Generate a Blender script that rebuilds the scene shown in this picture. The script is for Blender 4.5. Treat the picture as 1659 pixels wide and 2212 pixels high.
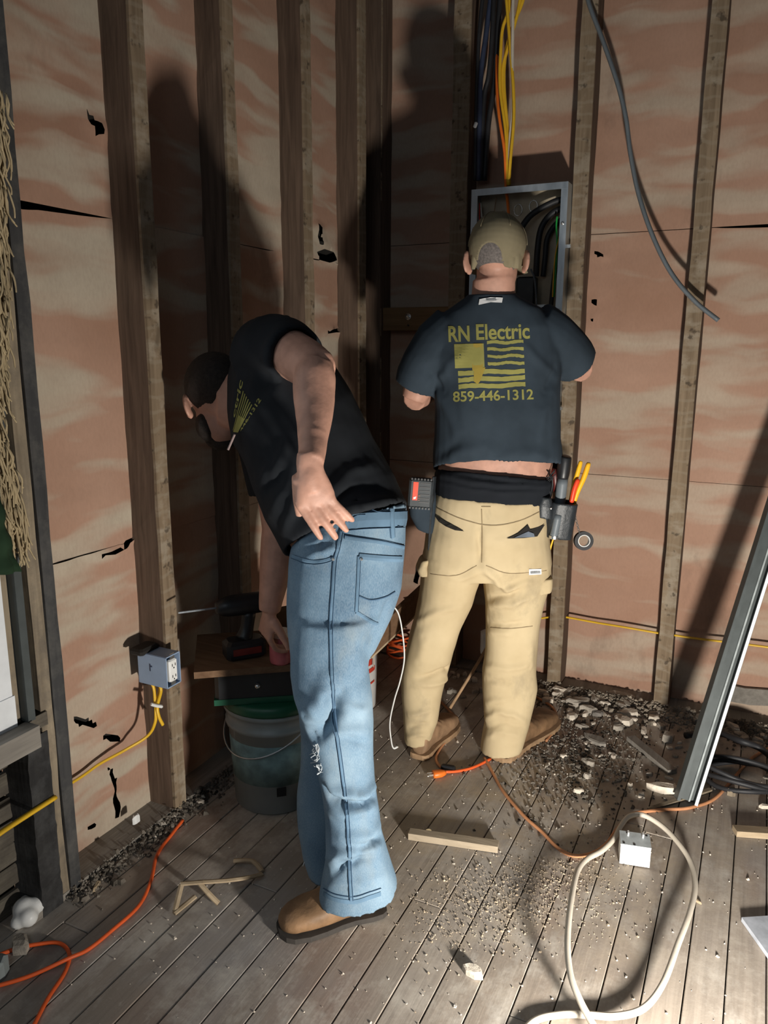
import bpy, bmesh, math, random
import numpy as np
from mathutils import Vector, Matrix
from mathutils.bvhtree import BVHTree
from math import sin, cos, pi, radians

for o in list(bpy.data.objects):
    bpy.data.objects.remove(o)
SC = bpy.context.scene
COL = SC.collection
random.seed(7)
# ---------------------------------------------------------------- camera, world, lamps, exposure
cd = bpy.data.cameras.new('camera'); cam = bpy.data.objects.new('camera', cd); COL.objects.link(cam)
cam.location = (0, 0, 1.41)
cam.rotation_euler = (radians(90 - 12.1), radians(-0.25), radians(26.0))
cam.rotation_mode = 'XYZ'
cam.matrix_world = Matrix.Translation((0, 0, 1.41)) @ Matrix.Rotation(radians(26), 4, 'Z') @ Matrix.Rotation(radians(90 - 12.1), 4, 'X') @ Matrix.Rotation(radians(0.25), 4, 'Z')
cd.sensor_fit = 'VERTICAL'; cd.sensor_height = 24.0; cd.lens = 24.0 * 1661.0 / 2212.0
cd.clip_start = 0.02
SC.camera = cam
wd = bpy.data.worlds.new('room_dimness'); SC.world = wd; wd.use_nodes = True
wd.node_tree.nodes['Background'].inputs[0].default_value = (0.62, 0.72, 0.85, 1)
wd.node_tree.nodes['Background'].inputs[1].default_value = 0.040
def lamp(name, kind, loc, energy, color, size, target=None):
    l = bpy.data.lights.new(name, kind); l.energy = energy; l.color = color
    if kind == 'AREA':
        l.shape = 'DISK'; l.size = size
    else:
        l.shadow_soft_size = size
    o = bpy.data.objects.new(name, l); COL.objects.link(o); o.location = loc
    if target is not None:
        o.rotation_euler = (Vector(target) - Vector(loc)).to_track_quat('-Z', 'Y').to_euler()
    return o
# the electricians' work light stands on the floor, right of the camera, and throws light up at the corner
lamp('work_light', 'AREA', (0.17, 0.93, 0.23), 50.0, (1.0, 0.95, 0.87), 0.11, (-0.06, 1.86, 0.60))
# cool fill lamp added unseen behind the camera to brighten the floor
lamp('floor_fill', 'AREA', (-.35, -.9, 2.2), 6.0, (0.80, 0.90, 1.0), 1.1, (-.35, 1.5, 0.0))
# daylight of the window in the left wall
wl = lamp('window_daylight', 'AREA', (-1.66, 0.55, 1.05), 3.0, (0.72, 0.86, 1.0), 0.8, (0.0, 0.9, 0.6))
SC.view_settings.view_transform = 'Standard'; SC.view_settings.look = 'None'
SC.view_settings.exposure = 0.0; SC.view_settings.gamma = 1.0
SC.view_settings.use_curve_mapping = False

# ---------------------------------------------------------------- helpers
def tag(o, label=None, cat=None, group=None, kind=None):
    if label: o['label'] = label
    if cat: o['category'] = cat
    if group: o['group'] = group
    if kind: o['kind'] = kind
    return o
def world_of(o):
    return (world_of(o.parent) @ o.matrix_parent_inverse @ o.matrix_basis) if o.parent else o.matrix_basis.copy()
def obj(name, me, parent=None):
    o = bpy.data.objects.new(name, me); COL.objects.link(o)
    if parent is not None:
        o.parent = parent; o.matrix_parent_inverse = world_of(parent).inverted()
    return o
def empty(name, loc, label=None, cat=None, group=None, kind=None):
    o = bpy.data.objects.new(name, None); COL.objects.link(o); o.location = loc; o.empty_display_size = 0.05
    return tag(o, label, cat, group, kind)
def V(*a): return Vector(a)
def spline(pts, n=6):
    """Catmull-Rom through points of any dimension"""
    P = [np.array(p, float) for p in pts]
    if len(P) < 3: return [tuple(P[0] + (P[-1] - P[0]) * k / n) for k in range(n + 1)]
    Q = [2 * P[0] - P[1]] + P + [2 * P[-1] - P[-2]]
    out = []
    for i in range(1, len(Q) - 2):
        a, b, c, d = Q[i - 1], Q[i], Q[i + 1], Q[i + 2]
        for k in range(n):
            t = k / n
            out.append(0.5 * (2 * b + (c - a) * t + (2 * a - 5 * b + 4 * c - d) * t * t + (3 * b - a - 3 * c + d) * t ** 3))
    out.append(P[-1])
    return [tuple(p) for p in out]
class MB:
    def __init__(s): s.v = []; s.f = []
    def add(s, vs, fs):
        b = len(s.v); s.v += [tuple(p) for p in vs]; s.f += [tuple(b + i for i in f) for f in fs]; return s
    def box(s, c, d, R=None, bev=0.0):
        """box centre c, full size d, rotation matrix R; bev chamfers the four long edges of the largest axis"""
        x, y, z = d[0] / 2, d[1] / 2, d[2] / 2
        if bev <= 0:
            vs = [(-x, -y, -z), (x, -y, -z), (x, y, -z), (-x, y, -z), (-x, -y, z), (x, -y, z), (x, y, z), (-x, y, z)]
            fs = [(0, 3, 2, 1), (4, 5, 6, 7), (0, 1, 5, 4), (1, 2, 6, 5), (2, 3, 7, 6), (3, 0, 4, 7)]
        else:
            b = min(bev, x * .9, y * .9, z * .9)
            vs = []
            for zz, k in ((-z, b), (-z + b, 0), (z - b, 0), (z, b)):
                X, Y = x - k, y - k
                vs += [(-X + b, -Y, zz), (X - b, -Y, zz), (X, -Y + b, zz), (X, Y - b, zz), (X - b, Y, zz), (-X + b, Y, zz), (-X, Y - b, zz), (-X, -Y + b, zz)]
            fs = [tuple(range(7, -1, -1)), tuple(range(24, 32))]
            for r in range(3):
                for i in range(8):
                    j = (i + 1) % 8
                    fs.append((r * 8 + i, r * 8 + j, r * 8 + 8 + j, r * 8 + 8 + i))
        c = Vector(c)
        return s.add([(R @ Vector(p) if R else Vector(p)) + c for p in vs], fs)
    def tube(s, pts, r, seg=8, n=0, flat=1.0, cap=True, up=None):
        """swept round; pts 3D, r a number or a list; flat squeezes one axis"""
        if n:
            if isinstance(r, (list, tuple)):
                q = spline([tuple(p[:3]) + (rr,) for p, rr in zip(pts, r)], n); pts = [p[:3] for p in q]; r = [max(p[3], 1e-4) for p in q]
            else: pts = spline([p[:3] for p in pts], n)
        P = [Vector(p[:3]) for p in pts]; N = len(P)
        R = list(r) if isinstance(r, (list, tuple)) else [r] * N
        T = [(P[min(i + 1, N - 1)] - P[max(i - 1, 0)]).normalized() for i in range(N)]
        a = Vector(up) if up is not None else (Vector((0, 0, 1)) if abs(T[0].z) < .9 else Vector((1, 0, 0)))
        u = (a - T[0] * a.dot(T[0])).normalized(); vs = []
        for i in range(N):
            u = (u - T[i] * u.dot(T[i]))
            u = u.normalized() if u.length > 1e-6 else T[i].orthogonal().normalized()
            w = T[i].cross(u)
            for k in range(seg):
                t = 2 * pi * k / seg
                vs.append(P[i] + u * (cos(t) * R[i] * flat) + w * (sin(t) * R[i]))
        fs = [(i * seg + k, i * seg + (k + 1) % seg, (i + 1) * seg + (k + 1) % seg, (i + 1) * seg + k) for i in range(N - 1) for k in range(seg)]
        if cap: fs += [tuple(range(seg - 1, -1, -1)), tuple((N - 1) * seg + k for k in range(seg))]
        return s.add(vs, fs)
    def loft(s, rings, seg=28, p=2.3, hollow=None):
        """rings (centre, u half axis, v half axis): superellipse sections, capped; hollow = (which ends, wall) leaves a mouth"""
        rs = [tuple(np.array(x, float) for x in r) for r in rings]
        if hollow:
            ends, wall, deep = hollow
            def inner(a, b):
                ax = a[0] - b[0]; ax = ax / (np.linalg.norm(ax) + 1e-9)
                k = lambda x: x * max(0.15, 1 - wall / (np.linalg.norm(x) + 1e-9))
                return [(a[0], k(a[1]), k(a[2])), (a[0] - ax * deep, k(a[1]), k(a[2]))]
            if 'b' in ends: rs = rs + inner(rs[-1], rs[-2])
            if 'a' in ends: rs = inner(rs[0], rs[1])[::-1] + rs
        vs = []
        for c, u, v in rs:
            for k in range(seg):
                t = 2 * pi * k / seg; ct, st = cos(t), sin(t)
                e = 2 / p
                vs.append(c + u * (abs(ct) ** e * (1 if ct >= 0 else -1)) + v * (abs(st) ** e * (1 if st >= 0 else -1)))
        N = len(rs)
        fs = [(i * seg + k, i * seg + (k + 1) % seg, (i + 1) * seg + (k + 1) % seg, (i + 1) * seg + k) for i in range(N - 1) for k in range(seg)]
        fs += [tuple(range(seg - 1, -1, -1)), tuple((N - 1) * seg + k for k in range(seg))]
        return s.add(vs, fs)
    def ball(s, c, r, R=None, seg=16, rows=10):
        """ellipsoid: r = (rx, ry, rz)"""
        c = Vector(c); vs = [Vector((0, 0, -r[2]))]
        for i in range(1, rows):
            a = -pi / 2 + pi * i / rows
            vs += [Vector((cos(a) * cos(2 * pi * k / seg) * r[0], cos(a) * sin(2 * pi * k / seg) * r[1], sin(a) * r[2])) for k in range(seg)]
        vs.append(Vector((0, 0, r[2])))
        fs = [(0, 1 + (k + 1) % seg, 1 + k) for k in range(seg)]
        for i in range(rows - 2):
            for k in range(seg):
                a = 1 + i * seg; k2 = (k + 1) % seg
                fs.append((a + k, a + k2, a + seg + k2, a + seg + k))
        a = 1 + (rows - 2) * seg
        fs += [(a + k, a + (k + 1) % seg, len(vs) - 1) for k in range(seg)]
        return s.add([(R @ p if R else p) + c for p in vs], fs)
    def lathe(s, prof, c, seg=24, R=None):
        """prof: list of (radius, z); closed when it starts and ends on the axis"""
        c = Vector(c); vs = []
        for r, z in prof:
            for k in range(seg):
                t = 2 * pi * k / seg; p = Vector((r * cos(t), r * sin(t), z)); vs.append((R @ p if R else p) + c)
        N = len(prof)
        fs = [(i * seg + k, i * seg + (k + 1) % seg, (i + 1) * seg + (k + 1) % seg, (i + 1) * seg + k) for i in range(N - 1) for k in range(seg)]
        fs += [tuple(range(seg - 1, -1, -1)), tuple((N - 1) * seg + k for k in range(seg))]
        return s.add(vs, fs)
    def prism(s, poly, nrm, th):
        """flat outline poly (3D points) given thickness th along nrm"""
        n = Vector(nrm).normalized() * th; k = len(poly)
        vs = [Vector(p) for p in poly] + [Vector(p) + n for p in poly]
        fs = [tuple(range(k - 1, -1, -1)), tuple(range(k, 2 * k))] + [(i, (i + 1) % k, k + (i + 1) % k, k + i) for i in range(k)]
        return s.add(vs, fs)
    def mesh(s, name, m=None, smooth=False):
        me = bpy.data.meshes.new(name); me.from_pydata([tuple(p) for p in s.v], [], s.f); me.validate()
        bm = bmesh.new(); bm.from_mesh(me); bmesh.ops.recalc_face_normals(bm, faces=bm.faces); bm.to_mesh(me); bm.free()
        if m is not None: me.materials.append(m)
        if smooth: me.polygons.foreach_set('use_smooth', [True] * len(me.polygons))
        return me
    def build(s, name, m, parent=None, smooth=False, at=None):
        """at: origin of the object (mesh is shifted so the object sits there)"""
        if at is not None:
            a = Vector(at); s.v = [tuple(Vector(p) - a) for p in s.v]
        o = obj(name, s.mesh(name, m, smooth), parent)
        if at is not None: o.location = at
        return o
def rotz(a): return Matrix.Rotation(a, 3, 'Z')
def frame(zdir, xhint=(1, 0, 0)):
    z = Vector(zdir).normalized(); x = Vector(xhint); x = (x - z * x.dot(z)).normalized(); y = z.cross(x)
    return Matrix((x, y, z)).transposed()
def wear(me, amp, cell, seed=0):
    """uneven edges: nudge the vertices of a simple solid"""
    r = random.Random(seed)
    for v in me.vertices: v.co += Vector((r.uniform(-1, 1), r.uniform(-1, 1), r.uniform(-1, 1))) * amp
# value noise in numpy, used for cloth wrinkles and the crumpled wall sheets
def vnoise(P, seed=0):
    P = np.asarray(P, float); i = np.floor(P).astype(np.int64); f = P - i; f = f * f * (3 - 2 * f)
    def h(x, y, z):
        n = (x * 374761393 + y * 668265263 + z * 2147483647 + seed * 974634777) & 0xffffffff
        n = ((n ^ (n >> 13)) * 1274126177) & 0xffffffff; n = n ^ (n >> 16)
        return (n & 0xffff) / 65535.0 * 2 - 1
    r = 0
    for dx in (0, 1):
        for dy in (0, 1):
            for dz in (0, 1):
                w = (f[:, 0] if dx else 1 - f[:, 0]) * (f[:, 1] if dy else 1 - f[:, 1]) * (f[:, 2] if dz else 1 - f[:, 2])
                r = r + w * h(i[:, 0] + dx, i[:, 1] + dy, i[:, 2] + dz)
    return r
def seg_dist(P, pts):
    best = np.full(len(P), 1e9); pts = [np.array(p[:3], float) for p in pts]
    for a, b in zip(pts[:-1], pts[1:]):
        d = b - a; t = np.clip(((P - a) @ d) / (d @ d + 1e-12), 0, 1)
        best = np.minimum(best, np.linalg.norm(P - (a + t[:, None] * d), axis=1))
    return best
def blend(name, mb, m, parent, voxel=0.006, smooth=6, shape=None, at=None):
    """melts the shapes of mb into ONE continuous skin, then lets shape(P, N) push it along its normals"""
    tmp = bpy.data.objects.new('tmp', mb.mesh('tmp')); COL.objects.link(tmp)
    rm = tmp.modifiers.new('r', 'REMESH'); rm.mode = 'VOXEL'; rm.voxel_size = voxel
    sm = tmp.modifiers.new('s', 'SMOOTH'); sm.iterations = smooth; sm.factor = 0.5
    dg = bpy.context.evaluated_depsgraph_get(); dg.update()
    me = bpy.data.meshes.new_from_object(tmp.evaluated_get(dg)); me.name = name
    bpy.data.objects.remove(tmp)
    n = len(me.vertices); P = np.empty(n * 3); me.vertices.foreach_get('co', P); P = P.reshape(-1, 3)
    if shape:
        N = np.empty(n * 3); me.vertices.foreach_get('normal', N); N = N.reshape(-1, 3)
        P = P + N * np.asarray(shape(P, N))[:, None]
    if at is not None: P = P - np.array(at)
    me.vertices.foreach_set('co', P.ravel()); me.update()
    me.materials.clear(); me.materials.append(m)
    me.polygons.foreach_set('use_smooth', [True] * len(me.polygons))
    o = obj(name, me, parent)
    if at is not None: o.location = at
    return o
def tree_of(o):
    me = o.data; mw = world_of(o)
    return BVHTree.FromPolygons([mw @ v.co for v in me.vertices], [p.vertices[:] for p in me.polygons])
EYE = Vector((0, 0, 1.41))
def onto(bvh, p, lift=0.002, reach=0.5, view=None):
    """the point of a surface lying behind p as seen from the middle of the room"""
    p = Vector(p); d = Vector(view).normalized() if view is not None else (p - EYE).normalized()
    h = bvh.ray_cast(p - d * reach, d)
    if h[0] is None:
        h = bvh.find_nearest(p)
    return h[0] + h[1].normalized() * lift, h[1]
def strip(bvh, pts, w, th, n=6, lift=0.001):
    """a flat sewn-on strip following a surface: centre line pts, width w, thickness th"""
    mb = MB(); q = spline(pts, n) if n else pts
    H = [onto(bvh, p, 0) for p in q]; vs = []
    for i, (c, nn) in enumerate(H):
        t = (H[min(i + 1, len(H) - 1)][0] - H[max(i - 1, 0)][0])
        if t.length < 1e-7: t = Vector((0, 0, 1))
        t.normalize(); s_ = nn.cross(t).normalized() * (w / 2); nn = nn.normalized()
        vs += [c - s_ - nn * .002, c - s_ + nn * (lift + th * .6), c + nn * (lift + th), c + s_ + nn * (lift + th * .6), c + s_ - nn * .002]
    k = len(H)
    fs = [(i * 5 + a, i * 5 + b, (i + 1) * 5 + b, (i + 1) * 5 + a) for i in range(k - 1) for a, b in ((0, 1), (1, 2), (2, 3), (3, 4), (4, 0))]
    fs += [(4, 3, 2, 1, 0), tuple((k - 1) * 5 + j for j in range(5))]
    return mb.add(vs, fs)

# ---------------------------------------------------------------- materials
class NT:
    def __init__(s, name):
        s.m = bpy.data.materials.new(name); s.m.use_nodes = True; s.t = s.m.node_tree; s.t.nodes.clear()
        s.out = s.n('ShaderNodeOutputMaterial'); s.b = s.n('ShaderNodeBsdfPrincipled'); s.l(s.b.outputs[0], s.out.inputs[0])
    def n(s, t, **k):
        x = s.t.nodes.new(t)
        for a, b in k.items(): setattr(x, a, b)
        return x
    def l(s, a, b): s.t.links.new(a, b)
    def pos(s, scale=(1, 1, 1), rot=(0, 0, 0), obj_space=False):
        g = s.n('ShaderNodeTexCoord').outputs['Object'] if obj_space else s.n('ShaderNodeNewGeometry').outputs['Position']
        mp = s.n('ShaderNodeMapping'); mp.inputs['Scale'].default_value = scale; mp.inputs['Rotation'].default_value = rot
        s.l(g, mp.inputs[0]); return mp.outputs[0]
    def noise(s, vec, scale, detail=4, rough=.55, dist=0.0):
        x = s.n('ShaderNodeTexNoise'); x.inputs['Scale'].default_value = scale; x.inputs['Detail'].default_value = detail
        x.inputs['Roughness'].default_value = rough; x.inputs['Distortion'].default_value = dist; s.l(vec, x.inputs['Vector']); return x.outputs[0]
    def ramp(s, fac, stops):
        r = s.n('ShaderNodeValToRGB'); e = r.color_ramp.elements
        while len(e) < len(stops): e.new(0.5)
        for i, (p, c) in enumerate(stops):
            e[i].position = p; e[i].color = (c[0], c[1], c[2], 1) if isinstance(c, (tuple, list)) else (c, c, c, 1)
        s.l(fac, r.inputs[0]); return r.outputs[0]
    def mix(s, fac, a, b, mode='MIX'):
        x = s.n('ShaderNodeMix', data_type='RGBA', blend_type=mode)
        for v, i in ((fac, 0), (a, 6), (b, 7)):
            if isinstance(v, (int, float)): x.inputs[i].default_value = v
            elif isinstance(v, tuple): x.inputs[i].default_value = (v[0], v[1], v[2], 1)
            else: s.l(v, x.inputs[i])
        return x.outputs[2]
    def bump(s, h, strength, dist=0.01):
        x = s.n('ShaderNodeBump'); x.inputs['Strength'].default_value = strength; x.inputs['Distance'].default_value = dist
        s.l(h, x.inputs['Height']); s.l(x.outputs[0], s.b.inputs['Normal'])
    def col(s, c):
        if isinstance(c, tuple): s.b.inputs['Base Color'].default_value = (c[0], c[1], c[2], 1)
        else: s.l(c, s.b.inputs['Base Color'])
    def set(s, rough=.7, metal=0.0, spec=.5, **k):
        s.b.inputs['Roughness'].default_value = rough; s.b.inputs['Metallic'].default_value = metal; s.b.inputs['Specular IOR Level'].default_value = spec
        for a, b in k.items(): s.b.inputs[a.replace('_', ' ')].default_value = b
        return s.m
def plain(name, c, rough=.6, metal=0.0, var=.25, scale=25, bump=.0, spec=.4):
    t = NT(name); nz = t.noise(t.pos(), scale, 4)
    lo = tuple(x * (1 - var) for x in c); hi = tuple(min(1, x * (1 + var)) for x in c)
    t.col(t.ramp(nz, [(.3, lo), (.7, hi)]))
    if bump: t.bump(t.noise(t.pos(), scale * 4, 3), bump, .004)
    return t.set(rough, metal, spec)
def wood(name, dark, light, axis='z', rough=.8, grain=60, spots=None, bump=.35, dirt=None):
    t = NT(name); sc = {'x': (.06, 1, 1), 'y': (1, .06, 1), 'z': (1, 1, .06)}[axis]
    g = t.noise(t.pos(sc), grain, 5, .6, .6); b = t.noise(t.pos(), 4.0, 3)
    c = t.mix(t.ramp(b, [(.35, 0.0), (.7, 1.0)]), t.ramp(g, [(.3, dark), (.72, light)]), t.ramp(g, [(.25, tuple(x * .7 for x in dark)), (.8, tuple(x * .85 for x in light))]))
    oi = t.n('ShaderNodeObjectInfo'); c = t.mix(t.ramp(oi.outputs['Random'], [(0, 0.0), (1, .35)]), c, tuple(x * .55 for x in dark))
    if spots: c = t.mix(t.ramp(t.noise(t.pos(spots[2]), spots[1], 3, .6), [(.52, 0.0), (.62, spots[3])]), c, spots[0])
    if dirt: c = t.mix(t.ramp(t.noise(t.pos(), 9, 5, .7), [(.45, 0.0), (.7, .8)]), c, dirt)
    t.col(c); t.bump(g, bump, .004)
    return t.set(rough, 0, .25)
M = {}
def wall_sheet(name, axis):
    """rosin coloured wall sheet with pale wavy streaks running along the wall"""
    t = NT(name)
    sc = (1, .25, 1.25) if axis == 'y' else (.25, 1, 1.25)
    w = t.noise(t.pos((1, 1, 1)), 3.2, 2); wv = t.n('ShaderNodeVectorMath', operation='SCALE'); wv.inputs[3].default_value = .12
    cx = t.n('ShaderNodeCombineXYZ'); t.l(w, cx.inputs[2]); t.l(cx.outputs[0], wv.inputs[0])
    ad = t.n('ShaderNodeVectorMath', operation='ADD'); t.l(t.pos(sc, (radians(7), 0, 0) if axis == 'y' else (0, radians(-7), 0)), ad.inputs[0]); t.l(wv.outputs[0], ad.inputs[1])
    n1 = t.noise(ad.outputs[0], 9.0, 2.5, .45, .35)
    streak = t.ramp(n1, [(.46, 0.0), (.56, .72 if axis == 'y' else .5), (.66, .95 if axis == 'y' else .7)])
    n2 = t.noise(t.pos(), 2.4, 4); base = t.ramp(n2, [(.3, (.35, .20, .135)), (.7, (.43, .265, .19))])
    pale = t.ramp(t.noise(t.pos(), 6, 3), [(.3, (.44, .37, .285)), (.7, (.50, .43, .335))])
    c = t.mix(streak, base, pale)
    fib = t.noise(t.pos((1, 1, .5)), 120, 4, .6)
    c = t.mix(t.ramp(fib, [(.4, 0.0), (.75, .14)]), c, (.16, .10, .07))
    st = t.noise(t.pos((1, 1, .5)), 3.1, 6, .7)
    c = t.mix(t.ramp(st, [(.60, 0.0), (.74, .42)]), c, (.10, .068, .05))
    t.col(c); t.bump(t.mix(.5, fib, t.noise(t.pos(), 45, 3)), .22, .003)
    return t.set(.78, 0, .22)
M['sheet_left'] = wall_sheet('rosin_sheet_left', 'y'); M['sheet_back'] = wall_sheet('rosin_sheet_back', 'x')
M['backing'] = plain('dark_backing', (.02, .017, .014), .9, var=.4, scale=12)
M['stud'] = wood('old_stud_wood', (.055, .036, .025), (.125, .085, .058), 'z')
M['stud_face'] = wood('stud_face_plaster_stained', (.105, .078, .05), (.24, .185, .125), 'z', spots=((.42, .37, .29), 13, (1, 1, 3.2), .75), grain=45)
def stud_material():
    """old brown stud; the room face keeps pale plaster and dark nail bands where the lath was"""
    t = NT('old_lath_stained_stud')
    g = t.noise(t.pos((1, 1, .06)), 55, 5, .6, .6)
    side = t.ramp(g, [(.3, (.075, .05, .036)), (.72, (.155, .105, .075))])
    face = t.ramp(g, [(.3, (.16, .115, .073)), (.72, (.27, .20, .132))])
    wv = t.n('ShaderNodeTexWave', wave_type='BANDS', bands_direction='Z'); wv.inputs['Scale'].default_value = 6.8; wv.inputs['Distortion'].default_value = 4.5; wv.inputs['Detail'].default_value = 3
    t.l(t.pos(), wv.inputs['Vector'])
    sp = t.noise(t.pos((1, 1, 1.3)), 13, 4, .6)
    face = t.mix(t.ramp(wv.outputs[1], [(.80, 0.0), (.97, .40)]), face, (.27, .225, .165))
    face = t.mix(t.ramp(sp, [(.52, 0.0), (.66, .50)]), face, (.36, .31, .24))
    face = t.mix(t.ramp(t.noise(t.pos(), 22, 3, .6), [(.60, 0.0), (.68, .75)]), face, (.05, .036, .025))
    sep = t.n('ShaderNodeSeparateXYZ'); geo = t.n('ShaderNodeNewGeometry'); t.l(geo.outputs['Position'], sep.inputs[0])
    # room faces: x > -1.506 on the left wall studs, y < 3.056 on the back wall studs
    a = t.n('ShaderNodeMath', operation='GREATER_THAN'); a.inputs[1].default_value = -1.508; t.l(sep.outputs[0], a.inputs[0])
    b = t.n('ShaderNodeMath', operation='LESS_THAN'); b.inputs[1].default_value = 3.058; t.l(sep.outputs[1], b.inputs[0])
    m_ = t.n('ShaderNodeMath', operation='MULTIPLY'); t.l(a.outputs[0], m_.inputs[0]); t.l(b.outputs[0], m_.inputs[1])
    c = t.mix(m_.outputs[0], side, face)
    t.col(c); t.bump(t.mix(.5, g, sp), .4, .004)
    return t.set(.85, 0, .2)
M['stud'] = stud_material()
def plank_material():
    t = NT('worn_floor_planks')
    oi = t.n('ShaderNodeObjectInfo')
    g = t.noise(t.pos((1, .05, 1)), 70, 5, .6, .5)
    base = t.mix(oi.outputs['Random'], (.29, .24, .195), (.40, .345, .29))
    c = t.mix(t.ramp(g, [(.3, 0.0), (.75, .6)]), base, (.18, .15, .125))
    red = t.noise(t.pos((1, .45, 1)), 3.0, 3); c = t.mix(t.ramp(red, [(.56, 0.0), (.72, .55)]), c, (.22, .125, .092))
    blue = t.noise(t.pos((1, .6, 1)), 2.2, 4, .6); c = t.mix(t.ramp(blue, [(.52, 0.0), (.70, .5)]), c, (.34, .34, .345))
    d1 = t.noise(t.pos(), 5.5, 6, .72); c = t.mix(t.ramp(d1, [(.50, 0.0), (.68, .55)]), c, (.55, .50, .43))
    sm = t.noise(t.pos((1, .55, 1)), 3.4, 6, .78); c = t.mix(t.ramp(sm, [(.52, 0.0), (.66, .6)]), c, (.58, .54, .48))
    d2 = t.noise(t.pos(), 60, 4, .7); c = t.mix(t.ramp(d2, [(.60, 0.0), (.72, .45)]), c, (.46, .40, .335))
    # sawdust trodden round the middle of the floor
    dv = t.n('ShaderNodeVectorMath', operation='DISTANCE'); dv.inputs[1].default_value = (-.52, 1.70, 0); t.l(t.pos((1, .75, 1)), dv.inputs[0])
    mp = t.n('ShaderNodeMath', operation='MULTIPLY'); t.l(t.ramp(dv.outputs[1], [(.30, 1.0), (.75, 0.0)]), mp.inputs[0]); t.l(t.ramp(t.noise(t.pos(), 8, 6, .75), [(.46, 0.0), (.62, .8)]), mp.inputs[1])
    c = t.mix(mp.outputs[0], c, (.40, .325, .24))
    t.col(c); t.bump(t.mix(.4, g, d2), .35, .003)
    r = t.ramp(d1, [(.4, .50), (.7, .85)]); t.l(r, t.b.inputs['Roughness'])
    m = t.set(.6, 0, .42); return m
M['plank'] = plank_material()
M['subfloor'] = plain('subfloor_dirt', (.02, .015, .012), .95)
M['lath'] = wood('grey_lath_wood', (.10, .085, .065), (.21, .185, .145), 'y', dirt=(.06, .05, .042))
M['pale_wood'] = wood('fresh_pale_wood', (.36, .27, .17), (.52, .41, .28), 'x', grain=40, bump=.15)
M['brown_wood'] = wood('brown_board', (.12, .065, .035), (.21, .125, .07), 'x', grain=40)
M['tan_wood'] = wood('tan_trim_wood', (.24, .19, .13), (.38, .31, .22), 'z', grain=50, dirt=(.12, .10, .08))
M['grey_board'] = wood('grey_weathered_board', (.20, .18, .155), (.33, .30, .26), 'y', grain=50)
M['dark_wood'] = wood('near_black_wood', (.016, .016, .017), (.04, .038, .037), 'z', grain=40, dirt=(.07, .07, .07))  # near-black tone for the set-back piece in the dark gap and the cripple
M['dark_grey_wood'] = wood('dark_grey_stud_wood', (.042, .042, .044), (.085, .083, .082), 'z', grain=40, dirt=(.11, .105, .095))  # dark grey tone for the stud beside the window, darker than the others
M['plaster'] = plain('grey_plaster', (.36, .32, .27), .92, var=.35, scale=30, bump=.5, spec=.15)
M['plaster_pale'] = plain('pale_plaster', (.60, .53, .44), .92, var=.25, scale=35, bump=.5, spec=.15)
M['plaster_dark'] = plain('dirty_plaster', (.2, .18, .16), .92, var=.35, scale=30, bump=.5, spec=.15)
M['rubble'] = plain('plaster_rubble', (.25, .21, .165), .95, var=.6, scale=9, spec=.1)
M['dark_rubble'] = plain('dark_plaster_rubble', (.13, .112, .092), .95, var=.7, scale=14, spec=.1)
M['crumbs'] = plain('sawdust_crumbs', (.40, .32, .23), .95, var=.5, scale=40, spec=.1)
M['white_vinyl'] = plain('white_vinyl', (.78, .80, .82), .35, var=.05)
M['white_plastic'] = plain('white_plastic', (.74, .74, .72), .4, var=.06)
M['milky_plastic'] = plain('milky_pail_plastic', (.24, .27, .27), .4, var=.12, scale=8)
M['blue_plastic'] = plain('blue_grey_plastic', (.27, .36, .50), .38, var=.06)
M['green_plastic'] = plain('dark_green_plastic', (.012, .085, .045), .4, var=.15)
M['black_plastic'] = plain('black_plastic', (.012, .013, .015), .42, var=.2, spec=.5)
M['black_rubber'] = plain('black_rubber', (.018, .018, .020), .55, var=.2)
M['grey_rubber'] = plain('grey_cable_sheath', (.13, .15, .165), .45, var=.1)
M['white_cord'] = plain('dirty_white_cord', (.58, .52, .43), .5, var=.16, scale=9)
M['yellow'] = plain('yellow_sheath', (.72, .43, .025), .38, var=.08)
M['orange'] = plain('orange_sheath', (.78, .17, .02), .42, var=.1)
M['orange_cord'] = plain('orange_cord', (.70, .105, .022), .5, var=.2, scale=8)
M['dusty_orange'] = plain('dusty_orange_cord', (.52, .235, .11), .6, var=.3, scale=10)
M['red_plastic'] = plain('red_plastic', (.55, .035, .02), .4, var=.1)
M['green_wire'] = plain('green_wire', (.02, .35, .06), .4, var=.1)
M['tool_yellow'] = plain('tool_yellow', (.85, .45, .02), .35, var=.05)
M['tool_red'] = plain('tool_red', (.72, .06, .02), .35, var=.08)
M['leather_black'] = plain('black_leather', (.02, .024, .028), .45, var=.3, bump=.3)
M['leather_brown'] = plain('brown_boot_leather', (.20, .115, .058), .62, var=.35, scale=16, bump=.35)
M['tan_leather'] = plain('dusty_tan_boot', (.27, .165, .092), .7, var=.3, scale=16, bump=.3)
M['sole'] = plain('dark_boot_sole', (.035, .03, .026), .8, var=.3)
M['tan_sole'] = plain('tan_boot_welt', (.30, .19, .105), .75, var=.3)
def metal(name, c, rough=.35):
    t = NT(name); n_ = t.noise(t.pos((1, 1, .25)), 45, 4); t.col(t.ramp(n_, [(.35, tuple(x * .8 for x in c)), (.7, c)]))
    t.l(t.ramp(n_, [(.3, rough * .8), (.75, rough * 1.3)]), t.b.inputs['Roughness']); return t.set(rough, .9, .5)
M['steel'] = metal('galvanised_steel', (.55, .60, .64), .42)
M['grey_steel'] = plain('grey_painted_steel', (.07, .08, .08), .5, .2, var=.12)
M['bright_steel'] = metal('bright_steel', (.78, .78, .76), .25)
M['skin'] = plain('skin', (.47, .255, .185), .55, var=.16, scale=26, bump=.12, spec=.4)
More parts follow.
